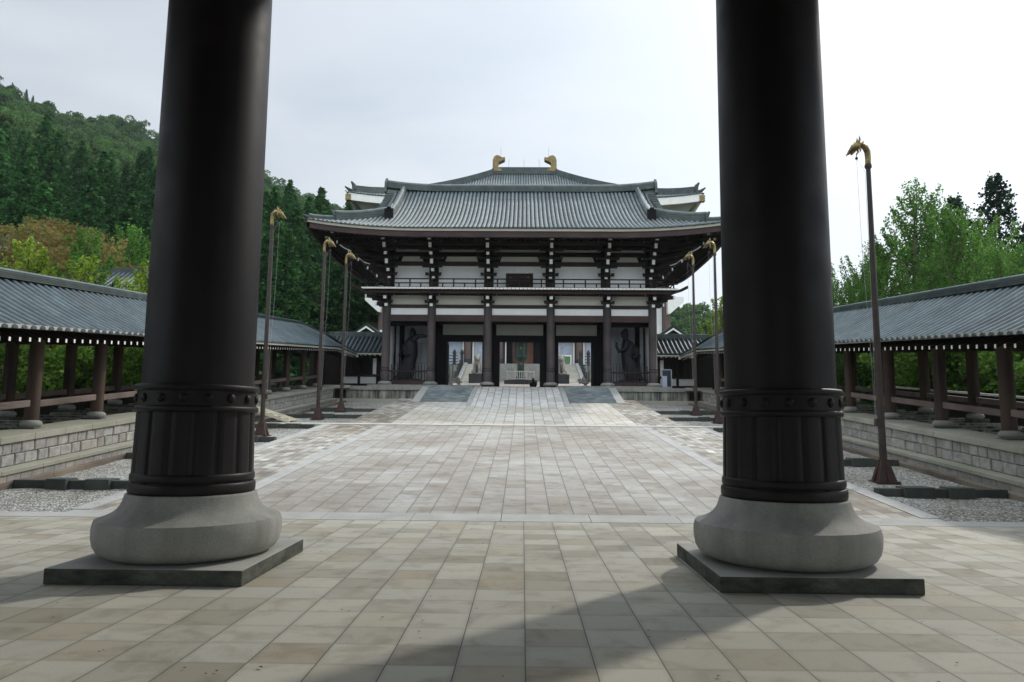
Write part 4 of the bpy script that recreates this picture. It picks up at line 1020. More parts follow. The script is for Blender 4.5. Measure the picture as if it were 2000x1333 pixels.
# ================================================================== WINGS between gate and galleries
def wing(s_, label):
    t = empty('side_wing', (s_ * 11, 48.6, ZP), label, 'corridor', 'short wings joining the gate')
    xi, xo = 8.95, 15.6; YE, YRg, YK = 47.1, 49.6, 52.1; ze, zt = 6.2, 7.62
    def zr(y): u = (y - YE) / (YRg - YE); u = u if u <= 1 else 2 - u; return ze + .08 + (zt - ze) * gprof(max(0, u))
    b = MB()
    for sg in (1, -1):
        for i in range(5):
            ya = YRg - sg * (YRg - YE) * (1 - i / 5); yb = YRg - sg * (YRg - YE) * (1 - (i + 1) / 5)
            xa0 = xo if sg < 0 else min(xo, 10.72 + (ya - YE)); xb0 = xo if sg < 0 else min(xo, 10.72 + (yb - YE))
            b.quad((s_ * xi, ya, zr(ya)), (s_ * xa0, ya, zr(ya)), (s_ * xb0, yb, zr(yb)), (s_ * xi, yb, zr(yb)))
    rf = b.build('roof', M['roofdark'], t)
    b = MB(); paths = []; x = xi + .1
    while x < xo:
        y0_ = YE + max(0, x - 10.72); 
        if y0_ < YRg - .1:
            paths.append(([(s_ * x, y0_ + (YRg - y0_) * k / 4, zr(y0_ + (YRg - y0_) * k / 4) + .01) for k in range(5)], (-1, 0, 0)))
        paths.append(([(s_ * x, YK + (YRg - YK) * k / 4, zr(YK + (YRg - YK) * k / 4) + .01) for k in range(5)], (1, 0, 0))); x += .30
    ribs(b, paths, .085); b.build('tile_rows', M['roof2'], rf)
    b = MB(); b.box(s_ * xi, s_ * 13.3, YRg - .17, YRg + .17, zt - .02, zt + .24); b.tube([(s_ * xi, YRg, zt + .27), (s_ * 13.3, YRg, zt + .27)], .065, 8); b.build('ridge', M['ridge'], rf)
    b = MB(); b.box(s_ * xi, s_ * 10.8, YE + .03, YE + .13, ze - .07, ze + .03); b.build('eave_board', M['fascia'], rf)
    b = MB(); b.quad((s_ * xi, YE + .1, ze), (s_ * 11.0, YE + .1, ze), (s_ * 12.6, YE + 1.8, ze + .8), (s_ * xi, YE + 1.8, ze + .8)); b.build('soffit', M['wood'], rf)
    for k in range(6):
        x = 9.2 + k * .32; b = MB(); b.box(s_ * x - .035, s_ * x + .035, YE + .15, YE + 1.3, ze - .14, ze - .05); q = b.build('rafter', M['wood'], rf)
        b = MB(); b.box(s_ * x - .034, s_ * x + .034, YE + .142, YE + .152, ze - .138, ze - .052); b.build('white_end', M['whitep'], q)
    b = MB(); b.box(s_ * 10.75 - .07, s_ * 10.75 + .07, YE + .1, YE + .24, ze - .25, ze - .03); b.build('corner_cap', M['whitep'], rf)
    # wall at y 48.3: sill, white lower panels, lattice
    Yw = 48.3
    def wb(name, mat, x0, x1, z0, z1, d=.06, p=t): b = MB(); b.box(s_ * x0, s_ * x1, Yw - d, Yw + d, z0, z1); return b.build(name, mat, p)
    b = MB(); b.box(s_ * 8.6, s_ * 14.7, 44.42, 52, ZP - 1.2, ZP + .03); b.build('floor', M['granite'], t)
    b = MB(); b.box(s_ * 9.0, s_ * 14.7, Yw - .45, Yw + .2, ZP + .03, ZP + .30); b.build('base_beam', M['wood'], t)
    for x0, x1 in ((9.65, 10.72), (10.9, 12.0)): wb('white_panel', M['plaster'], x0, x1, 4.25, 4.72, .03)
    for x in (9.55, 10.81, 12.08): wb('post', M['wood'], x - .08, x + .08, ZP + .3, 6.3, .09)
    wb('post', M['wood'], 9.1, 9.45, ZP + .3, 6.3, .07)
    wb('rail', M['woodh'], 9.1, 12.1, 4.72, 4.88, .10); wb('rail', M['woodh'], 9.1, 12.1, 4.14, 4.25, .08); wb('rail', M['woodh'], 9.1, 12.1, 5.98, 6.15, .10)
    wb('white_panel', M['plaster'], 9.63, 9.88, 4.88, 5.98, .03); wb('white_panel', M['cream'], 9.1, 12.1, 6.15, 6.42, .03)
    lt = wb('lattice', M['wood'], 9.88, 12.1, 5.9, 5.98, .05)
    for k in range(20):
        x = 9.95 + k * .105; b = MB(); b.box(s_ * x - .022, s_ * x + .022, Yw - .03, Yw + .03, 4.88, 5.92); b.build('lattice_bar', M['wood'], lt)
    b = MB(); b.box(s_ * 9.0, s_ * 15.2, 51.4, 51.5, ZP, 6.6); b.build('rear_wall', M['wood'], t)
    for x in (9.2, 11.9, 14.4):
        b = MB(); b.lathe([(.15, ZP), (.15, 6.5)], s_ * x, 50.9, 16); b.build('column', M['galwood'], t)
wing(-1, 'short tiled wing with lattice window between the gate and the left corridor')
wing(1, 'short tiled wing with lattice window between the gate and the right corridor')

# ================================================================== FLAGPOLES WITH DRAGON HEADS
def polething(x, y, h, label, big=1.0):
    z = zg(y) - .03; f = -1 if x > 0 else 1
    t = empty('flagpole', (x, y, z), label, 'flagpole', 'dragon-headed flagpoles along the avenue')
    b = MB(); b.prism([(-.0, 0)] * 0 or [(0, 0), (1, 0), (1, 1)], 'z', 0, 0) if False else None
    b = MB()
    for a in (0, PI / 2):                                   # four gusset fins
        c_, s2 = math.cos(a), math.sin(a)
        for sg in (-1, 1):
            pf = [(0, 0), (.26, 0), (.24, .06), (.15, .30), (.09, .52), (0, .52)]
            vs = []
            for th in (-.012, .012):
                for r_, zz in pf: vs.append((x + sg * r_ * c_ - th * s2, y + sg * r_ * s2 + th * c_, z + zz))
            n = len(pf); b.add(vs, [tuple(range(n))[::-1], tuple(range(n, 2 * n))] + [(i, (i + 1) % n, n + (i + 1) % n, n + i) for i in range(n)])
    b.prism([(x - .25, y - .25), (x + .25, y - .25), (x + .25, y + .25), (x - .25, y + .25)], 'z', z - .03, z + .025)
    vs = [(x + sx * .20, y + sy * .20, z + .02) for sx, sy in ((-1, -1), (1, -1), (1, 1), (-1, 1))] + [(x + sx * .08, y + sy * .08, z + .50) for sx, sy in ((-1, -1), (1, -1), (1, 1), (-1, 1))]
    b.add(vs, [(0, 1, 5, 4), (1, 2, 6, 5), (2, 3, 7, 6), (3, 0, 4, 7)]); b.build('base_bracket', M['rust'], t)
    ht = z + h
    b = MB(); b.tube([(x, y, z), (x, y, z + 2), (x, y, ht)], [.082, .074, .052], 16); b.build('pole', M['pole'], t)
    b = MB(); b.box(x + f * .05, x + f * .14, y - .05, y + .05, z + 1.25, z + 1.42); b.build('cleat', M['pole'], t)
    b = MB(); b.lathe([(.065, ht - .06), (.082, ht - .02), (.07, ht + .05)], x, y, 16); b.build('collar', M['rust'], t)
    # gilt neck and dragon head, fused
    b = MB(); P = lambda dx, dz, dy=0: (x + f * dx * .63, y + dy * .63, ht + dz * .63)
    b.tube([P(0, 0), P(-.01, .3), P(0, .55), P(.08, .74), P(.22, .84), P(.36, .82)], [0.0627, 0.0660, 0.0693, 0.0726, 0.0660, 0.0660], 12)
    b.tube([P(.28, .86), P(.40, .80), P(.52, .70), P(.66, .56), P(.74, .46)], [0.0594, 0.0858, 0.0792, 0.0462, 0.0297], 10)   # upper head and snout
    b.tube([P(.40, .74), P(.48, .62), P(.58, .48), P(.62, .42)], [0.0594, 0.0462, 0.0297, 0.0132], 8)                        # lower jaw
    b.tube([P(.74, .46), P(.80, .42), P(.80, .36)], [0.0264, 0.0165, 0.0066], 6)
    for dy in (-.07, .07):
        b.tube([P(.36, .88, dy), P(.30, 1.02, dy * 1.2), P(.33, 1.18, dy * 1.4)], [0.0363, 0.0264, 0.0053], 6)         # horns
        b.tube([P(.42, .88, dy), P(.44, 1.0, dy * 1.6)], [0.0297, 0.0066], 6); b.sphere(P(.50, .78, dy * 1.2), .028, 8, 6)
        b.tube([P(.34, .76, dy), P(.30, .58, dy * 1.5), P(.36, .46, dy * 1.6)], [0.0330, 0.0231, 0.0053], 6)             # beard / whiskers
    b.tube([P(.10, .84), P(.16, .97), P(.20, .90)], [0.0330, 0.0231, 0.0132], 6); b.tube([P(.56, .76), P(.60, .84)], [0.0231, 0.0066], 6)
    o = b.build('dragon_head', M['gilt'], t); rm = o.modifiers.new('fuse', 'REMESH'); rm.mode = 'VOXEL'; rm.voxel_size = .012; rm.use_smooth_shade = True
    b = MB(); b.tube([P(.42, .52), P(.42, .34)], .008, 5); b.sphere(P(.42, .30), .035, 8, 6); b.build('pulley', M['black'], t)
    b = MB(); b.tube([P(.42, .28), P(.38, -3.2), P(.26, -6.5), (x + f * .12, y, z + 1.35)], .004, 4, caps=False); b.tube([P(.42, .28), P(.13, -.2), P(.12, -3), (x + f * .11, y, z + 1.3)], .004, 4, caps=False); b.build('halyard', M['rope'], t)
    return t
polething(-8.6, 24.5, 7.37, 'brown flagpole with gilt dragon head, nearest one on the left')
polething(-8.53, 30.9, 7.37, 'brown flagpole with gilt dragon head, middle one left of the avenue')
polething(-8.58, 35.0, 7.37, 'brown flagpole with gilt dragon head, left one farthest back, near the wing')
polething(8.5, 16.4, 7.37, 'tall brown flagpole with dragon head, standing alone before the right corridor')
polething(8.75, 30.8, 7.37, 'brown flagpole with gilt dragon head, second closest on the right, beside the pillar')
polething(8.76, 34.8, 7.37, 'brown flagpole with gilt dragon head, right one farthest back, near the wing')

# ================================================================== NOTICE BOARDS, PALE STEPS
t = empty('notice_board', (9.35, 44.4, ZP), 'tall dark notice board in a grey frame beside the right end column', 'board')
b = MB(); b.box(9.02, 9.54, 44.3, 44.36, ZP + .12, ZP + 1.18); b.build('panel', M['board'], t)
b = MB(); b.box(8.98, 9.02, 44.28, 44.38, ZP, ZP + 1.22); b.box(9.54, 9.60, 44.28, 44.38, ZP, ZP + 1.22); b.box(9.02, 9.54, 44.28, 44.38, ZP + 1.18, ZP + 1.24); b.build('frame', M['steel'], t)
t = empty('sign_board', (9.1, 44.1, ZP), 'plain pale blue board standing in front of the dark notice board', 'board')
b = MB(); b.box(8.95, 9.24, 44.0, 44.04, ZP + .02, ZP + .80); b.build('panel', M['boardw'], t)
b = MB(); b.box(8.97, 9.02, 44.04, 44.3, ZP, ZP + .06); b.box(9.17, 9.22, 44.04, 44.3, ZP, ZP + .06); b.build('foot', M['steel'], t)
t = empty('wooden_steps', (-9.8, 28.6, za(28.6)), 'pale timber steps leading down from the left stone wall to the gravel', 'steps')
b = MB()
for k in range(5): b.box(-9.2 - .38 * (k + 1), -9.2 - .38 * k - .05, 28.7, 30.2, za(29) + .06 + k * .10, za(29) + .10 + k * .10)
b.build('tread', M['palewood'], t)
for y in (28.62, 30.22):
    b = MB(); b.sweep([(-9.0, y, za(29) - .05), (-11.1, y, za(29) + .60)], [(-.03, 0), (.03, 0), (.03, .12), (-.03, .12)], (0, 1, 0)); b.build('stringer', M['palewood'], t)

# ================================================================== BEHIND THE GATE
# octagonal lantern with its railing
t = empty('bronze_lantern', (.15, 66, 5.5), 'tall green bronze octagonal lantern inside a stone railing, seen through the middle doorway', 'lantern')
lx, ly, lz = .15, 66, zc(66) + .12
b = MB(); b.lathe([(1.65, lz - .3), (1.65, lz + .18), (1.5, lz + .19)], lx, ly, 8, False, ph=.5); b.build('base_step', M['darkstone'], t)
b = MB(); b.lathe([(.62, lz + .19), (.62, lz + .5), (.42, lz + .6), (.36, lz + .7), (.34, lz + 1.9), (.40, lz + 2.0), (.62, lz + 2.25), (.72, lz + 2.35), (.72, lz + 2.5)], lx, ly, 8, False, ph=.5); b.build('shaft', M['patina'], t)
b = MB(); b.lathe([(.58, lz + 2.5), (.58, lz + 3.9)], lx, ly, 8, False, ph=.5)
for k in range(8): a = 2 * PI * (k + .5) / 8; b.tube([(lx + .6 * math.cos(a), ly + .6 * math.sin(a), lz + 2.5), (lx + .6 * math.cos(a), ly + .6 * math.sin(a), lz + 3.9)], .04, 6)
fb = b.build('fire_box', M['patina'], t)
b = MB(); b.lathe([(1.1, lz + 3.85), (1.15, lz + 3.95), (.7, lz + 4.25), (.3, lz + 4.5), (.1, lz + 4.6), (.2, lz + 4.75), (.16, lz + 4.95), (.02, lz + 5.15)], lx, ly, 8, False, ph=.5); b.build('cap', M['patina'], t)
for z in (1.72, 3.15):
    b = MB(); o = MB(); o.lathe([(.13, 0), (.11, .03), (.02, .04)], 0, 0, 16); yy = ly - (.33 if z < 2 else .545); b.add([(lx + p[0], yy - p[2], lz + z + p[1]) for p in o.v], [f[::-1] for f in o.f], True); b.build('gilt_crest', M['gilt'], t)
t = empty('stone_railing', (.15, 66, 5.5), 'low octagonal pale stone railing around the bronze lantern', 'railing')
n = 8
for k in range(n):
    a0, a1 = 2 * PI * (k + .5) / n, 2 * PI * (k + 1.5) / n; r_ = 1.32
    p0 = Vector((lx + r_ * math.cos(a0), ly + r_ * math.sin(a0), lz + .18)); p1 = Vector((lx + r_ * math.cos(a1), ly + r_ * math.sin(a1), lz + .18))
    b = MB(); b.box(p0.x - .07, p0.x + .07, p0.y - .07, p0.y + .07, lz + .18, lz + 1.05); b.build('post', M['whitestone'], t, bevel=.01)
    d = (p1 - p0).normalized(); sd_ = Vector((-d.y, d.x, 0))
    for z in (.05, .72): b = MB(); b.sweep([p0 + Vector((0, 0, z)), p1 + Vector((0, 0, z))], [(-.06, 0), (.06, 0), (.06, .09), (-.06, .09)], sd_); b.build('rail', M['whitestone'], t)
    for j in range(1, 5): q = p0 + (p1 - p0) * j / 5; b = MB(); b.box(q.x - .035, q.x + .035, q.y - .035, q.y + .035, lz + .3, lz + .92); b.build('baluster', M['whitestone'], t)
# inner stairs: side ramps beside the middle flight
t = empty('court_staircase', (0, 78, 6.2), 'broad pale stone staircase with sloping sides leading up to the hall', 'staircase')
b = MB(); n = 18; za0, zb0 = 6.0, 8.7
for k in range(n): b.box(-3.6, 3.9, 76 + 8.5 * k / n, 84.6, za0 - .3, za0 + (zb0 - za0) * (k + 1) / n - (.003 if k == n - 1 else 0))
b.build('step', M['granite'], t)
for s_ in (-1, 1):
    b = MB(); b.shear(.15 + s_ * 3.75, .15 + s_ * 6.4, 75.5, 84.6, 5.6, 6.1, 5.6, 8.70); b.build('side_ramp', M['cap'], t)
    b = MB(); b.shear(.15 + s_ * 6.405, .15 + s_ * 6.8, 75.0, 84.6, 5.6, 6.2, 5.6, 8.85); b.build('sloping_kerb', M['strip'], t)
    b = MB()
    b.sweep([(.15 + s_ * 6.95, 75.5, 6.8), (.15 + s_ * 6.95, 84.0, 9.6)], [(-.05, 0), (.05, 0), (.05, .12), (-.05, .12)], (1, 0, 0)); b.sweep([(.15 + s_ * 6.95, 75.5, 6.45), (.15 + s_ * 6.95, 84.0, 9.25)], [(-.05, 0), (.05, 0), (.05, .12), (-.05, .12)], (1, 0, 0))
    for k in range(6): y = 75.6 + k * 1.65; z = 6.1 + (y - 75.5) * .33; b.box(.15 + s_ * 6.95 - .08, .15 + s_ * 6.95 + .08, y - .08, y + .08, z - .3, z + 1.0)
    b.build('handrail', M['darkstone'], t)
b = MB()
for s_ in (-1, 1):
    b.box(.15 + s_ * 6.81, .15 + s_ * 15, 83.2, 84.4, 5.4, 8.45)
b.build('terrace_wall', M['retain'], None, ); tag(bpy.data.objects['terrace_wall'], 'mossy block retaining wall of the hall terrace seen through the side doorways', 'wall')
for s_, side in ((-1, 'left'), (1, 'right')):
    t = empty('terrace_fence', (s_ * 9, 83.6, 8.5), 'dark railing with pointed posts on the terrace behind the %s doorway' % side, 'fence')
    for z in (.35, .7, 1.05): b = MB(); b.box(.15 + s_ * 7.5, .15 + s_ * 15, 83.55, 83.65, 8.45 + z, 8.45 + z + .09); b.build('rail', M['darkstone'], t)
    for x in (7.0, 7.9): b = MB(); b.lathe([(.17, 8.2), (.17, 9.7), (.24, 9.85), (.18, 10.1), (.03, 10.35)], .15 + s_ * x, 83.6, 12); b.build('pointed_post', M['darkstone'], t)
    for x in (8.8, 9.7, 10.6, 11.5): b = MB(); b.box(.15 + s_ * x - .07, .15 + s_ * x + .07, 83.52, 83.68, 8.45, 9.55); b.build('post', M['darkstone'], t)
# lions
def lion(x, y, label, s_):
    z = zc(y); t = empty('lion_statue', (x, y, z), label, 'statue', 'stone lions before the hall stairs')
    b = MB(); b.box(x - .75, x + .75, y - .9, y + .9, z - .2, z + .85); b.build('pedestal', M['darkstone'], t, bevel=.03)
    b = MB(); Z = z + .85
    b.tube([(x, y + .5, Z + .35), (x, y + .2, Z + .7), (x, y - .25, Z + 1.15), (x, y - .3, Z + 1.45)], [.38, .42, .36, .28], 12)
    b.sphere((x - s_ * .05, y - .42, Z + 1.55), .33, 12, 9); b.sphere((x - s_ * .08, y - .7, Z + 1.45), .17, 10, 7)
    for sx in (-.22, .22):
        b.tube([(x + sx, y - .35, Z + 1.0), (x + sx, y - .5, Z + .45), (x + sx, y - .5, Z + .02)], [.15, .12, .13], 8); b.sphere((x + sx, y - .58, Z + .08), .14, 8, 6)
        b.sphere((x + sx * 1.5, y + .35, Z + .28), .28, 10, 7); b.sphere((x + sx * 1.5, y + .0, Z + .08), .13, 8, 6)
        b.sphere((x + sx * 1.1, y - .38, Z + 1.82), .09, 8, 6)
    for k in range(12): a = k * .9; b.sphere((x + .28 * math.cos(a), y - .15 + .1 * math.sin(a * 2), Z + 1.2 + .05 * k), .10, 8, 5)
    b.tube([(x, y + .6, Z + .3), (x, y + .8, Z + .8), (x, y + .65, Z + 1.3)], [.12, .18, .05], 8)
    o = b.build('lion', M['lion'], t); rm = o.modifiers.new('fuse', 'REMESH'); rm.mode = 'VOXEL'; rm.voxel_size = .05; rm.use_smooth_shade = True
lion(4.05, 69, 'pale seated stone lion on a dark pedestal, behind the right doorway', 1)
lion(-4.1, 69, 'pale seated stone lion partly hidden by the post of the left doorway', -1)
# small white figures by the gate passage
def figure(x, y, label, kind):
    z = zc(y); t = empty('garden_statuette', (x, y, z), label, 'statuette', 'small white statuettes behind the gate'); b = MB()
    if kind == 0:
        b.lathe([(.20, z), (.24, z + .1), (.17, z + .22), (.19, z + .38), (.12, z + .46), (.09, z + .50), (.13, z + .58), (.13, z + .68), (.08, z + .76), (.01, z + .78)], x, y, 14)
        b.tube([(x - .15, y, z + .4), (x - .25, y - .1, z + .25), (x - .1, y - .2, z + .22)], [.06, .05, .04], 8)
    else:
        for a in (0, 2.1, 4.2): b.tube([(x, y, z + .42), (x + .28 * math.cos(a), y + .28 * math.sin(a), z)], [.05, .045], 8)
        b.lathe([(.10, z + .35), (.24, z + .40), (.26, z + .45), (.14, z + .52), (.09, z + .6), (.11, z + .68), (.02, z + .76)], x, y, 14)
        b.sweep([(x - .08, y + .12, z + .45), (x - .5, y + .12, z + .55)], [(-.03, 0), (.03, 0), (.02, .2), (-.02, .2)], (0, 1, 0))
    b.build('figure', M['whitestone'], t)
    if kind: b = MB(); b.prism([(x - .45, z + .35), (x - .08, z + .5), (x - .08, z + .98)], 'y', y + .2, y + .24); b.build('sail', M['whitestone'], t)
    b = MB(); b.box(x - .3, x + .3, y - .25, y + .25, z - .08, z + .02); b.build('base', M['kerb'], t, bevel=.02)
figure(-4.55, 47.9, 'small rounded white statuette at the left edge of the left doorway', 0)
figure(-4.0, 48.1, 'small white statuette with a triangular sail in the left doorway', 1)
figure(4.55, 48.0, 'small spiky white statuette in the right doorway', 1)
b = MB(); b.sphere((4.0, 47.9, ZP + .2), .13, 10, 7, (1.3, 1, .8)); b.tube([(4.05, 47.9, ZP + .2), (3.86, 47.85, ZP + .33)], [.06, .03], 8); tag(b.build('garden_stone', M['patina']), 'small dark green stone on the floor of the right doorway', 'stone')
# person crouching at the top of the ramp, seen from behind
px_, py_ = 1.02, 46.0; pz = ZP + .03
t = empty('person', (px_, py_, pz), 'person in black clothes sitting at the top of the ramp, back turned', 'person')
b = MB()
b.tube([(px_, py_, pz + .06), (px_, py_, pz + .2), (px_, py_ + .03, pz + .36), (px_, py_ + .05, pz + .46), (px_, py_ + .06, pz + .5)], [.16, .15, .15, .12, .05], 12)
b.sphere((px_, py_ + .07, pz + .60), .085, 12, 9, (.95, 1, 1.12)); b.tube([(px_, py_ + .06, pz + .48), (px_, py_ + .07, pz + .55)], .045, 8)
for sx in (-1, 1):
    b.tube([(px_ + sx * .14, py_ + .04, pz + .42), (px_ + sx * .21, py_ + .10, pz + .26), (px_ + sx * .14, py_ + .28, pz + .22)], [.055, .048, .035], 8)
    b.tube([(px_ + sx * .09, py_, pz + .09), (px_ + sx * .14, py_ + .38, pz + .28), (px_ + sx * .12, py_ + .55, pz + .03), (px_ + sx * .12, py_ + .66, pz + .03)], [.10, .075, .05, .035], 8)
    for q in range(4): b.tube([(px_ + sx * .14, py_ + .28, pz + .20 + q * .014), (px_ + sx * .10, py_ + .34, pz + .19 + q * .014)], [.011, .008], 5)
o = b.build('body', M['blackcloth'], t); rm = o.modifiers.new('fuse', 'REMESH'); rm.mode = 'VOXEL'; rm.voxel_size = .014; rm.use_smooth_shade = True
b = MB(); b.sphere((px_, py_ + .055, pz + .625), .095, 14, 9, (1, 1, 1.05)); b.build('hair', M['hair'], t)

# great hall ----------------------------------------------------------
H = empty('great_hall', (.4, 95, 8.7), 'great hall rising behind the gate, its tiled hipped roof topped by gilt ridge ornaments', 'hall'); hx0 = .4
def hbx(name, mat, x0, x1, y0, y1, z0, z1, p=H): b = MB(); b.box(hx0 + x0, hx0 + x1, y0, y1, z0, z1); return b.build(name, mat, p)
hbx('body', M['hallbrown'], -18.4, 18.4, 91.2, 116, 8.7, 29)
for i in range(-4, 5):
    if i == 0: continue
    x = i * 3.9 - (1.9 if i > 0 else -1.9)
b_x = [-18.2, -14.4, -11.0, -7.1, -3.0, 3.0, 7.1, 11.0, 14.4, 18.2]
for x in b_x:
    b = MB(); b.lathe([(.42, 8.7), (.42, 20)], hx0 + x, 90.4, 18); c = b.build('column', M['hallbrown'], H)
    b = MB(); b.lathe([(.45, 8.7), (.45, 9.8)], hx0 + x, 90.4, 18); b.build('column_foot', M['darkstone'], c)
    for z in (12.35, 13.05): b = MB(); b.box(hx0 + x - .14, hx0 + x + .14, 89.8, 90.0, z, z + .34); b.build('lamp_block', M['whitep'], c)
for xa, xb in zip(b_x, b_x[1:]):
    if xa == -3.0: continue
    hbx('wall_panel', M['hallwall'], xa + .8, xb - .8, 90.9, 91.1, 8.7, 12.3)
    hbx('panel_edge', M['whitep'], xa + .55, xa + .75, 90.85, 91.1, 8.7, 12.3); hbx('panel_edge', M['whitep'], xb - .75, xb - .55, 90.85, 91.1, 8.7, 12.3)
    hbx('upper_panel', M['whitep'], xa + .45, xb - .45, 90.95, 91.15, 13.1, 14.2)
hbx('beam', M['hallbrown'], -18.4, 18.4, 90.2, 90.9, 12.3, 13.1)
hbx('doorway', M['black'], -2.2, 2.1, 90.85, 91.15, 8.7, 14); hbx('door', M['door'], -1.4, 1.25, 90.7, 90.84, 8.7, 14)
hbx('panel_edge', M['whitep'], -2.35, -2.2, 90.8, 91.0, 8.7, 12.2); hbx('panel_edge', M['whitep'], 2.1, 2.25, 90.8, 91.0, 8.7, 12.2)
b = MB(); b.box(4.95, 6.25, 88.5, 88.6, 9.15, 10.05); g_ = b.build('green_panel', M['greenboard'], H); b = MB(); b.box(4.8, 6.4, 88.61, 88.68, 8.9, 10.2); b.build('frame', M['whitep'], g_)
# lower eave slab (white fascia), upper roof
for s_ in (-1, 1):
    b = MB(); x0, x1 = hx0 + s_ * 18.2, hx0 + s_ * 20.2
    b.prism([(x0, 15.6), (x0 + s_ * .3, 15.6), (x1, 17.1), (x1, 17.75), (x0, 17.75)] if s_ > 0 else [(x0, 17.75), (x1, 17.75), (x1, 17.1), (x0 - .3, 15.6), (x0, 15.6)], 'y', 89.0, 100); b.build('lower_eave', M['whitep'], H)
    b = MB(); b.lathe([(.42, 8.7), (.42, 29)], hx0 + s_ * 18.3, 90.3, 16); b.build('corner_column', M['hallbrown'], H)
    hbx('side_panel', M['plaster'], s_ * 16.4 if s_ > 0 else -17.8, s_ * 17.8 if s_ > 0 else -16.4, 91.0, 91.19, 10, 17)
HX, HY0, HY1, HR, ZE, ZT = 22.5, 86.5, 122.5, 4.6, 29.8, 39.3; HC = (HY0 + HY1) / 2; HD = HC - HY0
def hz(t): u = t / HD; return ZE + (ZT - ZE) * (.62 * u + .38 * u * u)
def hup(c): return .7 * max(0, (c - 12) / (HX - 12)) ** 2.4
def hhip(t, sx, sy): k = t / HD; return (hx0 + sx * (HX - (HX - HR) * k), HC + sy * (HD - t), hz(t) + hup(HX - (HX - HR) * k) * max(0, 1 - k * 1.4))
b = MB(); rb = MB()
paths = []
for sy in (-1, 1):
    n = 120
    for i in range(n):
        xa, xb = -HX + 2 * HX * i / n, -HX + 2 * HX * (i + 1) / n
        for j in range(8):
            def P(x, j_):
                tm = HD if abs(x) <= HR else (HX - abs(x)) / (HX - HR) * HD; t = tm * j_ / 8; return (hx0 + x, HC + sy * (HD - t), hz(t) + hup(abs(x)) * max(0, 1 - t / HD * 1.4))
            b.quad(P(xa, j), P(xb, j), P(xb, j + 1), P(xa, j + 1))
        x = xa; tm = HD if abs(x) <= HR else (HX - abs(x)) / (HX - HR) * HD
        paths.append(([(hx0 + x, HC + sy * (HD - tm * k / 6), hz(tm * k / 6) + hup(abs(x)) * max(0, 1 - tm * k / 6 / HD * 1.4) + .02) for k in range(7)], (-sy, 0, 0)))
for sx in (-1, 1):
    n = 80
    for i in range(n):
        for j in range(6):
            def P(i_, j_):
                yy = -HD + 2 * HD * i_ / n; tm = HD - abs(yy); t = tm * j_ / 6; k = t / HD; return (hx0 + sx * (HX - (HX - HR) * k), HC + yy, hz(t) + hup(HX - (HD - abs(yy)) * .6) * max(0, 1 - k * 1.4))
            b.quad(P(i, j), P(i + 1, j), P(i + 1, j + 1), P(i, j + 1))
hr = b.build('roof', M['roofdark'], H)
ribs(rb, paths, .15); rb.build('tile_rows', M['roof'], hr)
for sx in (-1, 1):
    for sy in (-1, 1):
        pts = [hhip(HD * (1 - k / 12) + .9 * (k / 12), sx, sy) for k in range(13)]; q = MB(); q.sweep(pts, [(-.4, 0), (.4, 0), (.35, .9), (-.35, .9)], (sx * .7, -sy * .7, 0)); q.build('hip_ridge', M['ridge'], hr)
        p = pts[-1]; q = MB(); q.tube([(p[0], p[1], p[2] + .4), (p[0] + sx * .1, p[1] + sy * .1, p[2] + 1.0), (p[0] + sx * .4, p[1] + sy * .3, p[2] + 1.4)], [.34, .26, .1], 8); q.tube([(p[0], p[1], p[2] + .1), (p[0] + sx * .6, p[1] + sy * .6, p[2] + .25), (p[0] + sx * 1.0, p[1] + sy * 1.0, p[2] + .5)], [.3, .2, .08], 8); q.build('hip_finial', M['ridge'], hr)
        q = MB(); c = Vector((hx0 + sx * (HX - .3), HC + sy * (HD - .3), ZE + .35)); q.box(c.x - .33, c.x + .33, c.y - .33, c.y + .33, c.z - .75, c.z + .05); q.build('gilt_corner', M['gilt'], hr)
q = MB(); q.box(hx0 - HR - .2, hx0 + HR + .2, HC - .5, HC + .5, ZT - .1, ZT + .95); q.build('ridge', M['ridge'], hr)
for f0, sy in ((HY0 + .25, -1), (HY1 - .25, 1)):
    q = MB(); pts = [(hx0 + HX * (-1 + k / 20) * .985, f0, ZE + hup(abs(-1 + k / 20) * HX)) for k in range(41)]; q.sweep(pts, [(-.15, -1.0), (.15, -1.0), (.15, -.08), (-.15, -.08)], (0, 1, 0)); q.build('eave_board', M['whitep'], hr)
for sx in (-1, 1):
    q = MB(); pts = [(hx0 + sx * (HX - .3), HY0 + .3 + (HY1 - HY0 - .6) * k / 20, ZE + hup(HX - 0.6 * (HD - abs(HY0 + .3 + (HY1 - HY0 - .6) * k / 20 - HC)))) for k in range(21)]; q.sweep(pts, [(-.15, -.8), (.15, -.8), (.15, -.08), (-.15, -.08)], (1, 0, 0)); q.build('eave_board', M['whitep'], hr)
q = MB(); z1, z2 = ZE - .5, ZE - 4
for (xa, ya, xb, yb) in ((-1, -1, 1, -1), (1, -1, 1, 1), (1, 1, -1, 1), (-1, 1, -1, -1)):
    A = (hx0 + xa * (HX - .6), HC + ya * (HD - .6), z1 + .6); B = (hx0 + xb * (HX - .6), HC + yb * (HD - .6), z1 + .6); C_ = (hx0 + xb * 18, HC + yb * 12.5, z2); D = (hx0 + xa * 18, HC + ya * 12.5, z2); q.quad(A, B, C_, D)
q.build('soffit', M['dull'], hr)
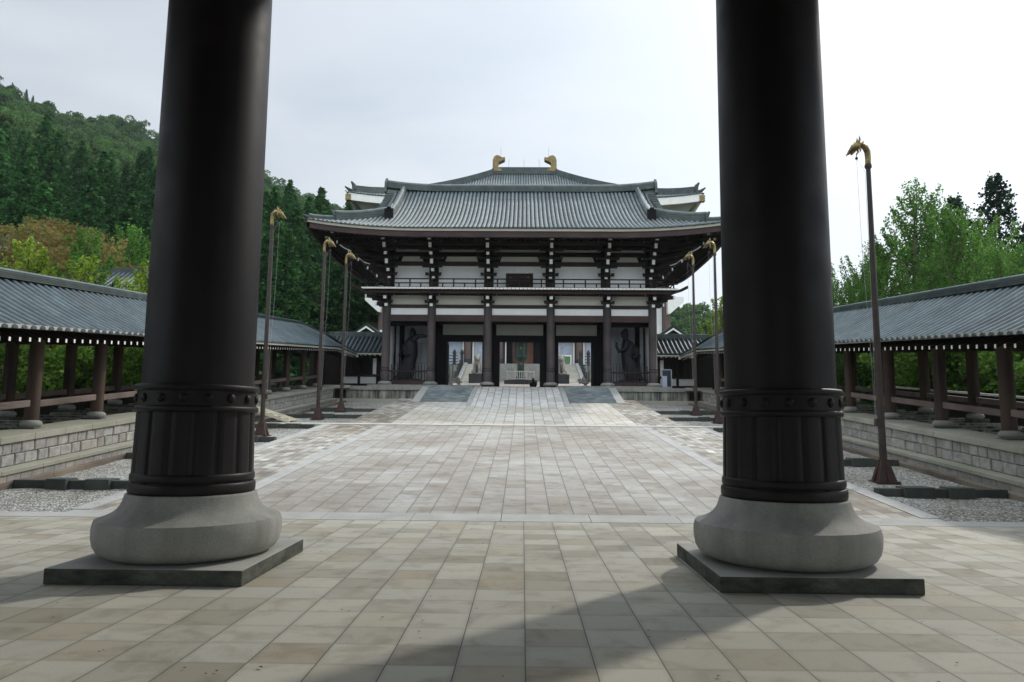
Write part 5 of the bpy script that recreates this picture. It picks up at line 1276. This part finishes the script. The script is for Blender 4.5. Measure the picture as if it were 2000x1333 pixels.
for s_ in (-1, 1):                                          # gilt shibi
    P = [(0, 0), (1.55, 0), (1.55, .45), (1.15, .5), (.85, .95), (1.0, 1.5), (1.5, 1.75), (2.0, 2.0), (2.05, 2.5), (1.5, 2.45), (1.1, 2.75), (.6, 2.85), (.2, 2.55), (0, 2.0)]
    X0 = hx0 + s_ * (HR + .25); q = MB(); q.prism([(X0 - s_ * p[0] * .92, ZT + .25 + p[1] * .92) for p in P][::s_], 'y', HC - .55, HC + .55); q.build('ridge_ornament', M['gilt'], hr, bevel=.08)
    q = MB(); q.tube([(X0 - s_ * 1.2, HC, ZT + 2.6), (X0 - s_ * 1.2, HC, ZT + 4.3)], .03, 5); q.build('lightning_rod', M['steel'], hr)
for x in (-2.4, -.1, 2.2): q = MB(); q.tube([(hx0 + x, HC, ZT + .9), (hx0 + x, HC, ZT + 2.4)], .03, 5); q.build('lightning_rod', M['steel'], hr)

# small side buildings with gables between hall and wings
for s_, side in ((-1, 'left'), (1, 'right')):
    t = empty('side_hall', (s_ * 13.6, 64, 5), 'small side hall with a white-edged gable roof behind the %s wing' % side, 'building')
    b = MB(); b.box(s_ * 11.6, s_ * 15.6, 62.2, 70, 4.5, 8.3); b.build('wall', M['plaster'], t)
    b = MB(); cx = s_ * 13.4
    b.prism([(cx - 3.2, 8.15), (cx - 1.5, 9.2), (cx, 10.3), (cx + 1.5, 9.2), (cx + 3.2, 8.15), (cx + 3.2, 8.0), (cx, 10.0), (cx - 3.2, 8.0)], 'y', 61.6, 71); b.build('roof', M['roofdark'], t)
    b = MB(); b.prism([(cx - 3.15, 7.98), (cx - 1.5, 9.0), (cx, 10.02), (cx + 1.5, 9.0), (cx + 3.15, 7.98), (cx + 3.05, 7.85), (cx, 9.85), (cx - 3.05, 7.85)], 'y', 61.5, 61.6); b.build('bargeboard', M['whitep'], t)

# ================================================================== PLANTS
def frame_pts(n, fn): return [fn(i) for i in range(n)]
def leaves(b, pts, size, r2, flat=0.0):                     # small leaf-clump quads, random tilt
    vs = []; fs = []
    for p in pts:
        s2 = size * r2.uniform(.6, 1.35); u = Vector((r2.gauss(0, 1), r2.gauss(0, 1), r2.gauss(0, 1) * (1 - flat))).normalized(); w2 = u.cross(Vector((r2.gauss(0, 1), r2.gauss(0, 1), r2.gauss(0, 1)))).normalized()
        o = len(vs); p = Vector(p); vs += [p - u * s2 * .5, p + w2 * s2 * .38, p + u * s2 * .5, p - w2 * s2 * .38]; fs.append((o, o + 1, o + 2, o + 3))
    b.add(vs, fs, False)
def ginkgo(name, mat, h, wd, seed, label, cat='tree', group=None, nl=300, leaf_s=.135):
    r2 = random.Random(seed); t = empty(name, (0, 0, 0), label, cat, group); tr = MB(); lf = MB()
    tr.tube([(0, 0, 0), (.05, 0, h * .35), (0, .05, h * .7), (.04, 0, h * .97)], [.22 * h / 12 + .05, .16 * h / 12 + .03, .08, .02], 8)
    pts = []
    nb = int(34 * h / 12) + 6
    for i in range(nb):
        u = (i + r2.random()) / nb; z0 = h * (.14 + .76 * u); a = r2.uniform(0, 2 * PI); ln = wd * (1 - u) ** .75 * r2.uniform(.65, 1.15) + .5
        rise = min(ln * r2.uniform(1.0, 2.0), h * 1.02 - z0); c_, s2 = math.cos(a), math.sin(a); seg = []
        for k in range(5):
            q = k / 4; seg.append(Vector((c_ * ln * q ** .7, s2 * ln * q ** .7, z0 + rise * (.35 * q + .65 * q * q))))
        tr.tube(seg, [.05 + .02 * (1 - u), .04, .03, .018, .006], 5, caps=False)
        m_ = int(nl * (ln / wd + .35))
        for k in range(m_):
            q = r2.random() ** .75; f = q * 4; j = min(3, int(f)); p = seg[j].lerp(seg[j + 1], f - j); rr = .50 * (1 - q * .92) * (wd / 3) + .05
            pts.append(p + Vector((r2.gauss(0, rr * .6), r2.gauss(0, rr * .6), r2.gauss(0, rr * .8))))
    for k in range(int(nl * 5)): z = r2.uniform(.12, 1.02); pts.append((r2.gauss(0, .25 + wd * .22 * (1 - z)), r2.gauss(0, .25 + wd * .22 * (1 - z)), h * z))
    leaves(lf, pts, leaf_s, r2); tr.build('trunk', M['bark'], t); lf.build('crown', M[mat], t); return t
def maple(name, mat, h, wd, seed, label, group=None, nl=70, leaf_s=.17, low=.25):
    r2 = random.Random(seed); t = empty(name, (0, 0, 0), label, 'tree', group); tr = MB(); lf = MB(); pts = []
    tr.tube([(0, 0, 0), (.1, .05, h * .25), (-.1, .1, h * .5)], [.16, .12, .08], 8)
    for i in range(26):
        a = r2.uniform(0, 2 * PI); u = (i + .5) / 26; z1 = h * (low + (1 - low) * u); ln = wd * math.sin(PI * (.18 + .72 * u)) * r2.uniform(.6, 1.1)
        p0 = Vector((0, 0, h * (.12 + .35 * u))); p1 = Vector((math.cos(a) * ln, math.sin(a) * ln, z1)); mid = p0.lerp(p1, .5) + Vector((0, 0, .25 * ln * .5)); tr.tube([p0, mid, p1], [.06, .035, .008], 5, caps=False)
        for c in range(4):
            q = .4 + .2 * c + r2.uniform(-.1, .1); cc = p0.lerp(mid, q * 2) if q < .5 else mid.lerp(p1, min(1.1, q * 2 - 1))
            for k in range(nl): d = r2.random() ** .5 * wd * .28; aa = r2.uniform(0, 2 * PI); pts.append(cc + Vector((math.cos(aa) * d, math.sin(aa) * d, r2.gauss(0, .12) - d * .18)))
    leaves(lf, pts, leaf_s, r2, .4); tr.build('trunk', M['bark'], t); lf.build('crown', M[mat], t); return t
def conifer(name, mat, h, wd, seed, label, group=None, n=2600, droop=.35, leaf_s=.5, cat='tree', open_=.0):
    r2 = random.Random(seed); t = empty(name, (0, 0, 0), label, cat, group); tr = MB(); lf = MB(); pts = []
    tr.tube([(0, 0, 0), (0, 0, h * .97)], [.3 * h / 25 + .06, .03], 6)
    tiers = int(h * 1.7)
    for i in range(tiers):
        u = i / tiers; z0 = h * (.10 + .89 * u); rad = wd * ((1 - u) ** .85 if open_ else (1 - u ** 1.5) ** .95) * r2.uniform(.8, 1.12) + .12
        nb = 7 if u < .7 else 5
        for k in range(nb):
            if r2.random() < open_: continue
            a = 2 * PI * (k + r2.random()) / nb; rr = rad * r2.uniform(.7, 1.15)
            m_ = max(3, int(n / (tiers * nb) * (rr / wd * 1.6 + .25)))
            for _ in range(m_):
                q = .12 + .88 * r2.random() ** .6; w_ = .34 * rr * (1.1 - q * .6) * .45 + .06
                pts.append((math.cos(a) * rr * q + r2.gauss(0, w_), math.sin(a) * rr * q + r2.gauss(0, w_), z0 - droop * rr * q + r2.gauss(0, .18) + .25 * q * q * rr))
    leaves(lf, pts, leaf_s, r2); tr.build('trunk', M['bark'], t); lf.build('crown', M[mat], t); return t
def put(o, x, y, z, s_=1.0, rz=0, label=None, group=None, sz=None):
    o.location = (x, y, z); o.scale = (s_, s_, sz or s_); o.rotation_euler = (0, 0, rz)
    if label: o['label'] = label
    if group: o['group'] = group
    return o
def dup(t):
    c = t.copy(); col.objects.link(c)
    for ch in t.children: q = ch.copy(); col.objects.link(q); q.parent = c
    return c
def gz(x, y): return hill_h(x, y) - .1
# --- right side ginkgos
g1 = ginkgo('ginkgo_tree', 'ginkgo', 12, 3.0, 1, 'x'); g2 = ginkgo('ginkgo_tree', 'ginkgo', 12, 3.4, 2, 'x')
gg0 = ginkgo('ginkgo_tree', 'ginkgo', 11.5, 1.9, 3, 'x'); put(gg0, 20.9, 44.0, hill_h(20.9, 44) - .1, .66, 1, 'narrow green ginkgo spire standing left of the tallest one', 'ginkgo trees behind the corridors')
GK = 'ginkgo trees behind the corridors'
put(g1, 22.4, 39.5, gz(22, 39), 1.03, 0, 'tall green ginkgo tree with several spiky leaders, tallest beside the right flagpole', GK)
put(g2, 25.2, 41.5, gz(25, 41), .98, 1, 'dense green ginkgo tree with a single blunt top behind the right corridor', GK)
for (x, y, k, src, lb) in ((20.4, 40.5, .76, g2, 'slender green ginkgo leaning left of the tallest one, right corridor'), (18.4, 41.5, .60, g1, 'green ginkgo directly behind the lone right flagpole'), (17.0, 38.5, .62, g2, 'small green ginkgo at the right edge of the right pillar'),
                           (23.0, 33.5, .66, g1, 'leafy green ginkgo low behind the right corridor ridge'), (27.5, 38.0, .72, g2, 'bright green ginkgo in front of the dark firs'), (20.6, 35.5, .60, g2, 'low green ginkgo with a yellowing patch behind the right corridor'),
                           (17.8, 31.0, .42, g1, 'small green ginkgo seen between the right corridor posts'), (24.5, 30.0, .55, g2, 'low green ginkgo at the far right above the corridor ridge'), (30.5, 36.0, .6, g1, 'green ginkgo at the right edge below the firs'), (23.6, 37.2, .86, g2, 'full green ginkgo filling the gap below the two tallest crowns'), (26.4, 36.5, .70, g1, 'low green ginkgo left of the firs above the ridge'), (21.5, 42.5, .76, g1, 'green ginkgo behind the flagpole, half hidden by the tallest one'), (18.6, 43.0, .5, gg0, 'pale ginkgo spire between the pillar and the lone flagpole'), (18.9, 37.2, .62, g2, 'rounded green ginkgo right of the lone flagpole, low over the ridge'), (28.6, 41.0, .74, g2, 'light green ginkgo directly left of the short fir')):
    o = dup(src); put(o, x, y, gz(x, y), k, rnd.uniform(0, 6), lb, GK)
gy = ginkgo('ginkgo_tree', 'ginkgoy', 7, 1.5, 5, 'x', nl=130, leaf_s=.15); put(gy, -21.2, 34.0, gz(-21, 34), 1.0, 0, 'yellow-green young ginkgo with fanned branches above the left corridor', GK)
for (x, y, k, lb) in ((-24.4, 34.5, 1.12, 'thin yellow-green ginkgo spire in front of the orange maple at the left edge'), (-18.4, 35.2, 1.0, 'small yellow ginkgo spire at the left pillar edge'), (-20.2, 36.0, .88, 'low yellow ginkgo beside the small tiled storehouse'), (-22.6, 34.0, .72, 'yellow-green ginkgo sapling between the spire and the fanned ginkgo'),
        (17.1, 60, 1.15, 'bright yellow-green ginkgo behind the right wing'), (19.5, 62, 1.25, 'bright yellow-green ginkgo beside the right pillar in the distance'), (22, 57, 1.2, 'yellow-green ginkgo farthest right of those behind the right wing')):
    o = dup(gy); put(o, x, y, gz(x, y), k, rnd.uniform(0, 6), lb, GK)
gg = ginkgo('ginkgo_tree', 'ginkgo', 10, 2.2, 8, 'x'); put(gg, -26.9, 48, gz(-26, 48), 1.14, 0, 'fresh green ginkgo in front of the dark cedars, left of the pillar', GK)
for (x, y, k, lb) in ((-24.0, 38.5, .92, 'green ginkgo behind the yellow ones, above the left corridor'), (-21.9, 45.5, .95, 'green ginkgo behind the storehouse roof by the left pillar')):
    o = dup(gg); put(o, x, y, gz(x, y), k, 2, lb, GK)
# --- left maples
MP = 'maples behind the left corridor'
m1 = maple('maple_tree', 'maple', 9.0, 3.6, 11, 'x', nl=120); put(m1, -30.0, 42, gz(-29, 42), 1.26, 0, 'large maple turning orange at the left edge of the view', MP)
for (x, y, k, a, lb) in ((-27.4, 44.5, 1.2, 2.2, 'orange-brown maple rising behind the yellow ginkgos'), (-27.0, 38.0, 1.05, 4.2, 'low reddish maple with flat branches above the left corridor'), (-32.5, 50, 1.35, 1.0, 'olive maple in front of the curved pavilion roof')):
    o = dup(m1); put(o, x, y, gz(x, y), k, a, lb, MP)
m2 = maple('maple_tree', 'mapleg', 4.6, 2.6, 12, 'x', low=.2); put(m2, -17.6, 21, gz(-17, 21), .95, 0, 'bright green maple behind the nearest left corridor posts', MP)
for (x, y, k, lb) in ((-18.2, 25.0, 1.0, 'bright green maple behind the second pair of left corridor posts'), (-18.0, 29.5, 1.0, 'light green maple between the left corridor posts near the pillar'), (-20.6, 19.5, 1.2, 'green maple at the left picture edge below the corridor roof'), (-22, 27, 1.25, 'deep green maple in the garden behind the left corridor'), (-18.5, 34, 1.0, 'green maple half hidden by the left pillar')):
    o = dup(m2); put(o, x, y, gz(x, y), k, rnd.uniform(0, 6), lb, MP)
for (x, y, k, lb) in ((18.6, 22.0, .95, 'green maple behind the right corridor near the picture edge'), (19.2, 26.0, 1.1, 'green maple between the two nearest right corridor posts'), (18.6, 30.0, 1.1, 'hanging green maple foliage behind the lone right flagpole'), (19.2, 34.5, 1.15, 'green maple at the right pillar behind the corridor')):
    o = dup(m2); put(o, x, y, gz(x, y), k, rnd.uniform(0, 6), lb, 'maples behind the right corridor')
# --- firs at right
f1 = conifer('fir_tree', 'fir', 16, 4.4, 21, 'x', n=12000, leaf_s=.24, droop=.12, open_=.12); FG = 'dark firs at the right edge'
put(f1, 31.2, 45.5, gz(31, 45), .94, 0, 'tall dark fir with the highest pointed top at the right edge', FG)
for (x, y, k, lb) in ((29.0, 46.5, .86, 'dark fir just left of the tallest fir'), (33.5, 44.5, .86, 'dark fir cut by the right picture edge'), (31.5, 41.5, .62, 'short dark fir below the tall ones'), (28.0, 50, .72, 'dark fir rising behind the dense ginkgo')):
    o = dup(f1); put(o, x, y, gz(x, y), k, rnd.uniform(0, 6), lb, FG)
# --- hillside cedars, one object each
CG = 'cedars on the lower hillside'; CL = 'dark green cedar on the hillside behind the left corridor'
cds = [conifer('cedar_tree', 'cedar', 24, 3.3, 31 + k, CL, CG, n=7000, leaf_s=.42, droop=.42) for k in range(3)]
cnt = 0; r = 70.0
while r < 150:
    a = R(-40.5) + rnd.random() * .05
    while a < R(-7):
        rr = r + rnd.uniform(-3, 3); x, y = rr * math.sin(a), rr * math.cos(a)
        if not (y < 118 and x > -24.5) and cnt < 260 and not (y < 66 and x > -42):
            src = cds[cnt % 3]; o = src if cnt < 3 else dup(src); s2 = rnd.uniform(.62, .98); put(o, x, y, hill_h(x, y) - .5, s2 * rnd.uniform(1.15, 1.45), rnd.uniform(0, 6), sz=s2); cnt += 1
        a += rnd.uniform(5.0, 7.5) / r
    r += 7.5
print('cedars', cnt)
# --- far forest: one object, trees scattered over the hill
def blob_tree(seed):
    r2 = random.Random(seed); b = MB(); pts = []
    for c in range(16):
        cc = Vector((r2.gauss(0, 2.2), r2.gauss(0, 2.2), 7 + r2.uniform(-2.5, 3.4))); q = 1.9
        for k in range(120):
            d = Vector((r2.gauss(0, 1), r2.gauss(0, 1), abs(r2.gauss(0, 1)) * .9)).normalized() * q * r2.uniform(.75, 1.05); pts.append(cc + d)
    leaves(b, pts, .62, r2); return b.build('broadleaf_tree', M['broad'])
bt = [blob_tree(51), blob_tree(52)]
BL = ['rounded broadleaf tree low on the hill between the cedars', 'rounded broadleaf tree at the forest edge behind the left wing']
bt[0].location = (-46, 88, hill_h(-46, 88) - 1); bt[1].location = (-27, 100, hill_h(-27, 100) - 2)
for o, l_ in zip(bt, BL): tag(o, l_, 'tree')
def scatter(name, pts, protos, label, cat, s0, s1):
    me = bpy.data.meshes.new(name); me.from_pydata(pts, [], []); ob = bpy.data.objects.new(name, me); col.objects.link(ob); ob['kind'] = 'stuff'; tag(ob, label, cat)
    gt = bpy.data.node_groups.new(name, 'GeometryNodeTree'); gt.interface.new_socket('Geometry', in_out='INPUT', socket_type='NodeSocketGeometry'); gt.interface.new_socket('Geometry', in_out='OUTPUT', socket_type='NodeSocketGeometry')
    n_ = gt.nodes; l_ = gt.links; gi = n_.new('NodeGroupInput'); go = n_.new('NodeGroupOutput'); ip = n_.new('GeometryNodeInstanceOnPoints'); g2i = n_.new('GeometryNodeGeometryToInstance')
    for p in reversed(protos):
        oi = n_.new('GeometryNodeObjectInfo'); oi.inputs['Object'].default_value = p; oi.inputs['As Instance'].default_value = True; l_.new(oi.outputs['Geometry'], g2i.inputs[0])
    rr = n_.new('FunctionNodeRandomValue'); rr.data_type = 'FLOAT_VECTOR'; rr.inputs[0].default_value = (0, 0, 0); rr.inputs[1].default_value = (.1, .1, 6.28)
    rs_ = n_.new('FunctionNodeRandomValue'); rs_.data_type = 'FLOAT'; rs_.inputs[2].default_value = s0; rs_.inputs[3].default_value = s1; rs_.inputs['Seed'].default_value = 5
    ip.inputs['Pick Instance'].default_value = True
    l_.new(gi.outputs[0], ip.inputs['Points']); l_.new(g2i.outputs[0], ip.inputs['Instance']); l_.new(rr.outputs[0], ip.inputs['Rotation']); l_.new(rs_.outputs[1], ip.inputs['Scale']); l_.new(ip.outputs[0], go.inputs[0])
    md = ob.modifiers.new('scatter', 'NODES'); md.node_group = gt; return ob
pB = []; pC = []
r = 146.0
while r < 415:
    a = R(-43)
    while a < R(-6):
        rr = r + rnd.uniform(-3, 3); x, y = rr * math.sin(a), rr * math.cos(a)
        cedarish = noise.noise(Vector((x * .018, y * .018, 9))) > .05 + (r - 170) * .0022
        (pC if cedarish else pB).append((x, y, hill_h(x, y) - 1.5))
        a += rnd.uniform(5.5, 8.0) / r
    r += 7.5
r = 150.0
while r < 330:
    a = R(7)
    while a < R(40):
        rr = r + rnd.uniform(-3, 3); x, y = rr * math.sin(a), rr * math.cos(a); (pC if rnd.random() < .25 else pB).append((x, y, hill_h(x, y) - 1.5)); a += rnd.uniform(6, 9) / r
    r += 9
scatter('broadleaf_forest', pB, bt, 'rounded green broadleaf forest covering the upper hillside', 'forest', .75, 1.25)
fc = bpy.data.objects
crowns = [c.children[1] if 'crown' in c.children[1].name else c.children[0] for c in cds]
scatter('cedar_forest', pC, crowns, 'dark pointed cedar forest mixed into the upper hillside', 'forest', .42, .62)
print('forest', len(pB), len(pC))
# --- hedge masses behind the corridors
for s_, side in ((-1, 'left'), (1, 'right')):
    r2 = random.Random(77 + s_); b = MB(); pts = []
    for k in range(26000):
        y = r2.uniform(13, 46); u = r2.random(); x = 21 + r2.gauss(0, 1.0) + 1.5 * noise.noise(Vector((y * .3, s_, 0))); h_ = 2.2 + 1.4 * noise.noise(Vector((y * .35, 4 * s_, 2)))
        pts.append((s_ * x, y, zg(y) + .3 + h_ * r2.random() ** .7))
    leaves(b, pts, .24, r2); o = b.build('shrubbery', M['cedar'], None); o['kind'] = 'stuff'; tag(o, 'dark mass of shrubs behind the %s corridor' % side, 'shrubs')

# --- garden buildings at left, wall and fence at right
t = empty('temple_pavilion', (-42.5, 62, 5), 'curved tiled pavilion roof half hidden by the maples on the left', 'pavilion')
b = MB(); cx, cy, ze, s2 = -42.5, 62, 15.2, 5.6
def pz_(x, y): d = max(abs(x), abs(y)) / s2; c = min(abs(x), abs(y)) / s2; return ze + 3.6 * max(0, 1 - d) ** 1.35 + 1.5 * (c * d) ** 3
n = 24
for i in range(n):
    for j in range(n):
        P = lambda a_, c_: (cx + s2 * (-1 + 2 * a_ / n), cy + s2 * (-1 + 2 * c_ / n), pz_(s2 * (-1 + 2 * a_ / n), s2 * (-1 + 2 * c_ / n)))
        b.quad(P(i, j), P(i + 1, j), P(i + 1, j + 1), P(i, j + 1))
rf = b.build('roof', M['roof2'], t)
b = MB()
for sx, sy in ((1, -1), (1, 1), (-1, -1), (-1, 1)):
    b.sweep([(cx + sx * s2 * q, cy + sy * s2 * q, pz_(s2 * q, s2 * q) + .02) for q in (.0, .2, .4, .6, .8, .92, 1.02)], [(-.16, 0), (.16, 0), (.14, .35), (-.14, .35)], (sx, -sy, 0))
b.build('hip_ridge', M['ridge'], rf)
b = MB(); b.box(cx - 3.4, cx + 3.4, cy - 3.4, cy + 3.4, 4, 15.2); b.build('wall', M['hallbrown'], t)
t = empty('storehouse', (-23.5, 42, 4), 'plastered storehouse with a dark tiled roof behind the left corridor', 'building')
b = MB(); b.box(-27.5, -19.8, 40.6, 44, 3, 9.0); b.build('wall', M['plaster'], t)
b = MB(); b.prism([(39.9, 8.85), (42.3, 10.3), (44.7, 8.85), (44.7, 9.05), (42.3, 10.6), (39.9, 9.05)], 'x', -27.9, -19.4); rf = b.build('roof', M['roofdark'], t)
paths = [([(-27.8 + k * .3, 39.85, 9.04), (-27.8 + k * .3, 41.1, 9.85), (-27.8 + k * .3, 42.3, 10.6)], (-1, 0, 0)) for k in range(28)]
b = MB(); ribs(b, paths, .08); b.build('tile_rows', M['roof2'], rf); b = MB(); b.box(-28, -19.3, 42.15, 42.45, 10.5, 10.85); b.build('ridge', M['ridge'], rf)
for x in range(4): b = MB(); b.box(-27.3 + x * 2.4, -27.1 + x * 2.4, 40.5, 40.595, 3, 8.9); b.build('post', M['wood'], t)
t = empty('garden_fence', (18.2, 24, 1), 'dark timber fence with a pale coping behind the right corridor', 'fence')
b = MB(); b.shear(17.2, 17.3, 12, 34, zg(12) + .3, zg(12) + 1.45, zg(34) + .3, zg(34) + 1.45); b.build('boards', M['wood'], t)
b = MB(); b.shear(17.1, 17.4, 12, 34, zg(12) + 1.45, zg(12) + 1.52, zg(34) + 1.45, zg(34) + 1.52); b.build('coping', M['kerb'], t)
t = empty('garden_fence', (-17.4, 24, 1), 'brown timber fence behind the left corridor', 'fence')
b = MB(); b.shear(-17.3, -17.2, 12, 38, zg(12) + .3, zg(12) + 1.2, zg(38) + .3, zg(38) + 1.2); b.build('boards', M['wood'], t)
b = MB(); b.shear(-17.35, -17.15, 12, 38, zg(12) + 1.2, zg(12) + 1.32, zg(38) + 1.2, zg(38) + 1.32); b.build('rail', M['galrail'], t)
t = empty('garden_hut', (24.5, 32, 2), 'small white hut with a grey awning roof in the garden behind the right corridor', 'hut')
b = MB(); b.box(23.2, 26.5, 35.5, 38, 2, 4.3); b.build('wall', M['plaster'], t); b = MB(); b.box(22.8, 26.9, 35.1, 38.4, 4.3, 4.5); b.build('roof', M['steel'], t); b = MB(); b.box(23.8, 25.2, 35.42, 35.5, 2.4, 3.6); b.build('window', M['board'], t)

# --- thin air between here and the hills
b = MB(); b.box(-520, 520, -60, 560, -3.2, 330); hz_ = b.build('haze', None); hz_['kind'] = 'stuff'
hm = bpy.data.materials.new('thin_haze'); hm.use_nodes = True; hn = hm.node_tree; hn.nodes.remove(hn.nodes['Principled BSDF'])
pv = hn.nodes.new('ShaderNodeVolumePrincipled'); pv.inputs['Color'].default_value = (.78, .86, 1, 1); pv.inputs['Density'].default_value = .00013; pv.inputs['Anisotropy'].default_value = .3
hn.links.new(pv.outputs[0], hn.nodes['Material Output'].inputs['Volume']); hz_.data.materials.clear(); hz_.data.materials.append(hm)

# --- fallen leaves and grit on the paving
r2 = random.Random(5); b = MB()
for k in range(420):
    if k < 150: x, y = r2.uniform(-7, 7), r2.uniform(3.6, 12)
    elif k < 330: x = r2.choice((-1, 1)) * (7.4 - abs(r2.gauss(0, .8))); y = r2.uniform(12.7, 28)
    else: x, y = r2.uniform(-5, 5), r2.uniform(12.7, 28)
    z = (0 if y < 12.6 else za(y)) + .013; a = r2.uniform(0, 6.28); q = r2.uniform(.008, .022) * (1 if y < 12 else 1.5)
    b.add([(x + q * math.cos(a), y + q * math.sin(a), z), (x - q * .6 * math.sin(a), y + q * .6 * math.cos(a), z + .004), (x - q * math.cos(a), y - q * math.sin(a), z), (x + q * .6 * math.sin(a), y - q * .6 * math.cos(a), z + .003)], [(0, 1, 2, 3)])
o = b.build('fallen_leaves', M['rust']); o['kind'] = 'stuff'; tag(o, 'dry brown leaves and grit scattered over the paving', 'leaves')
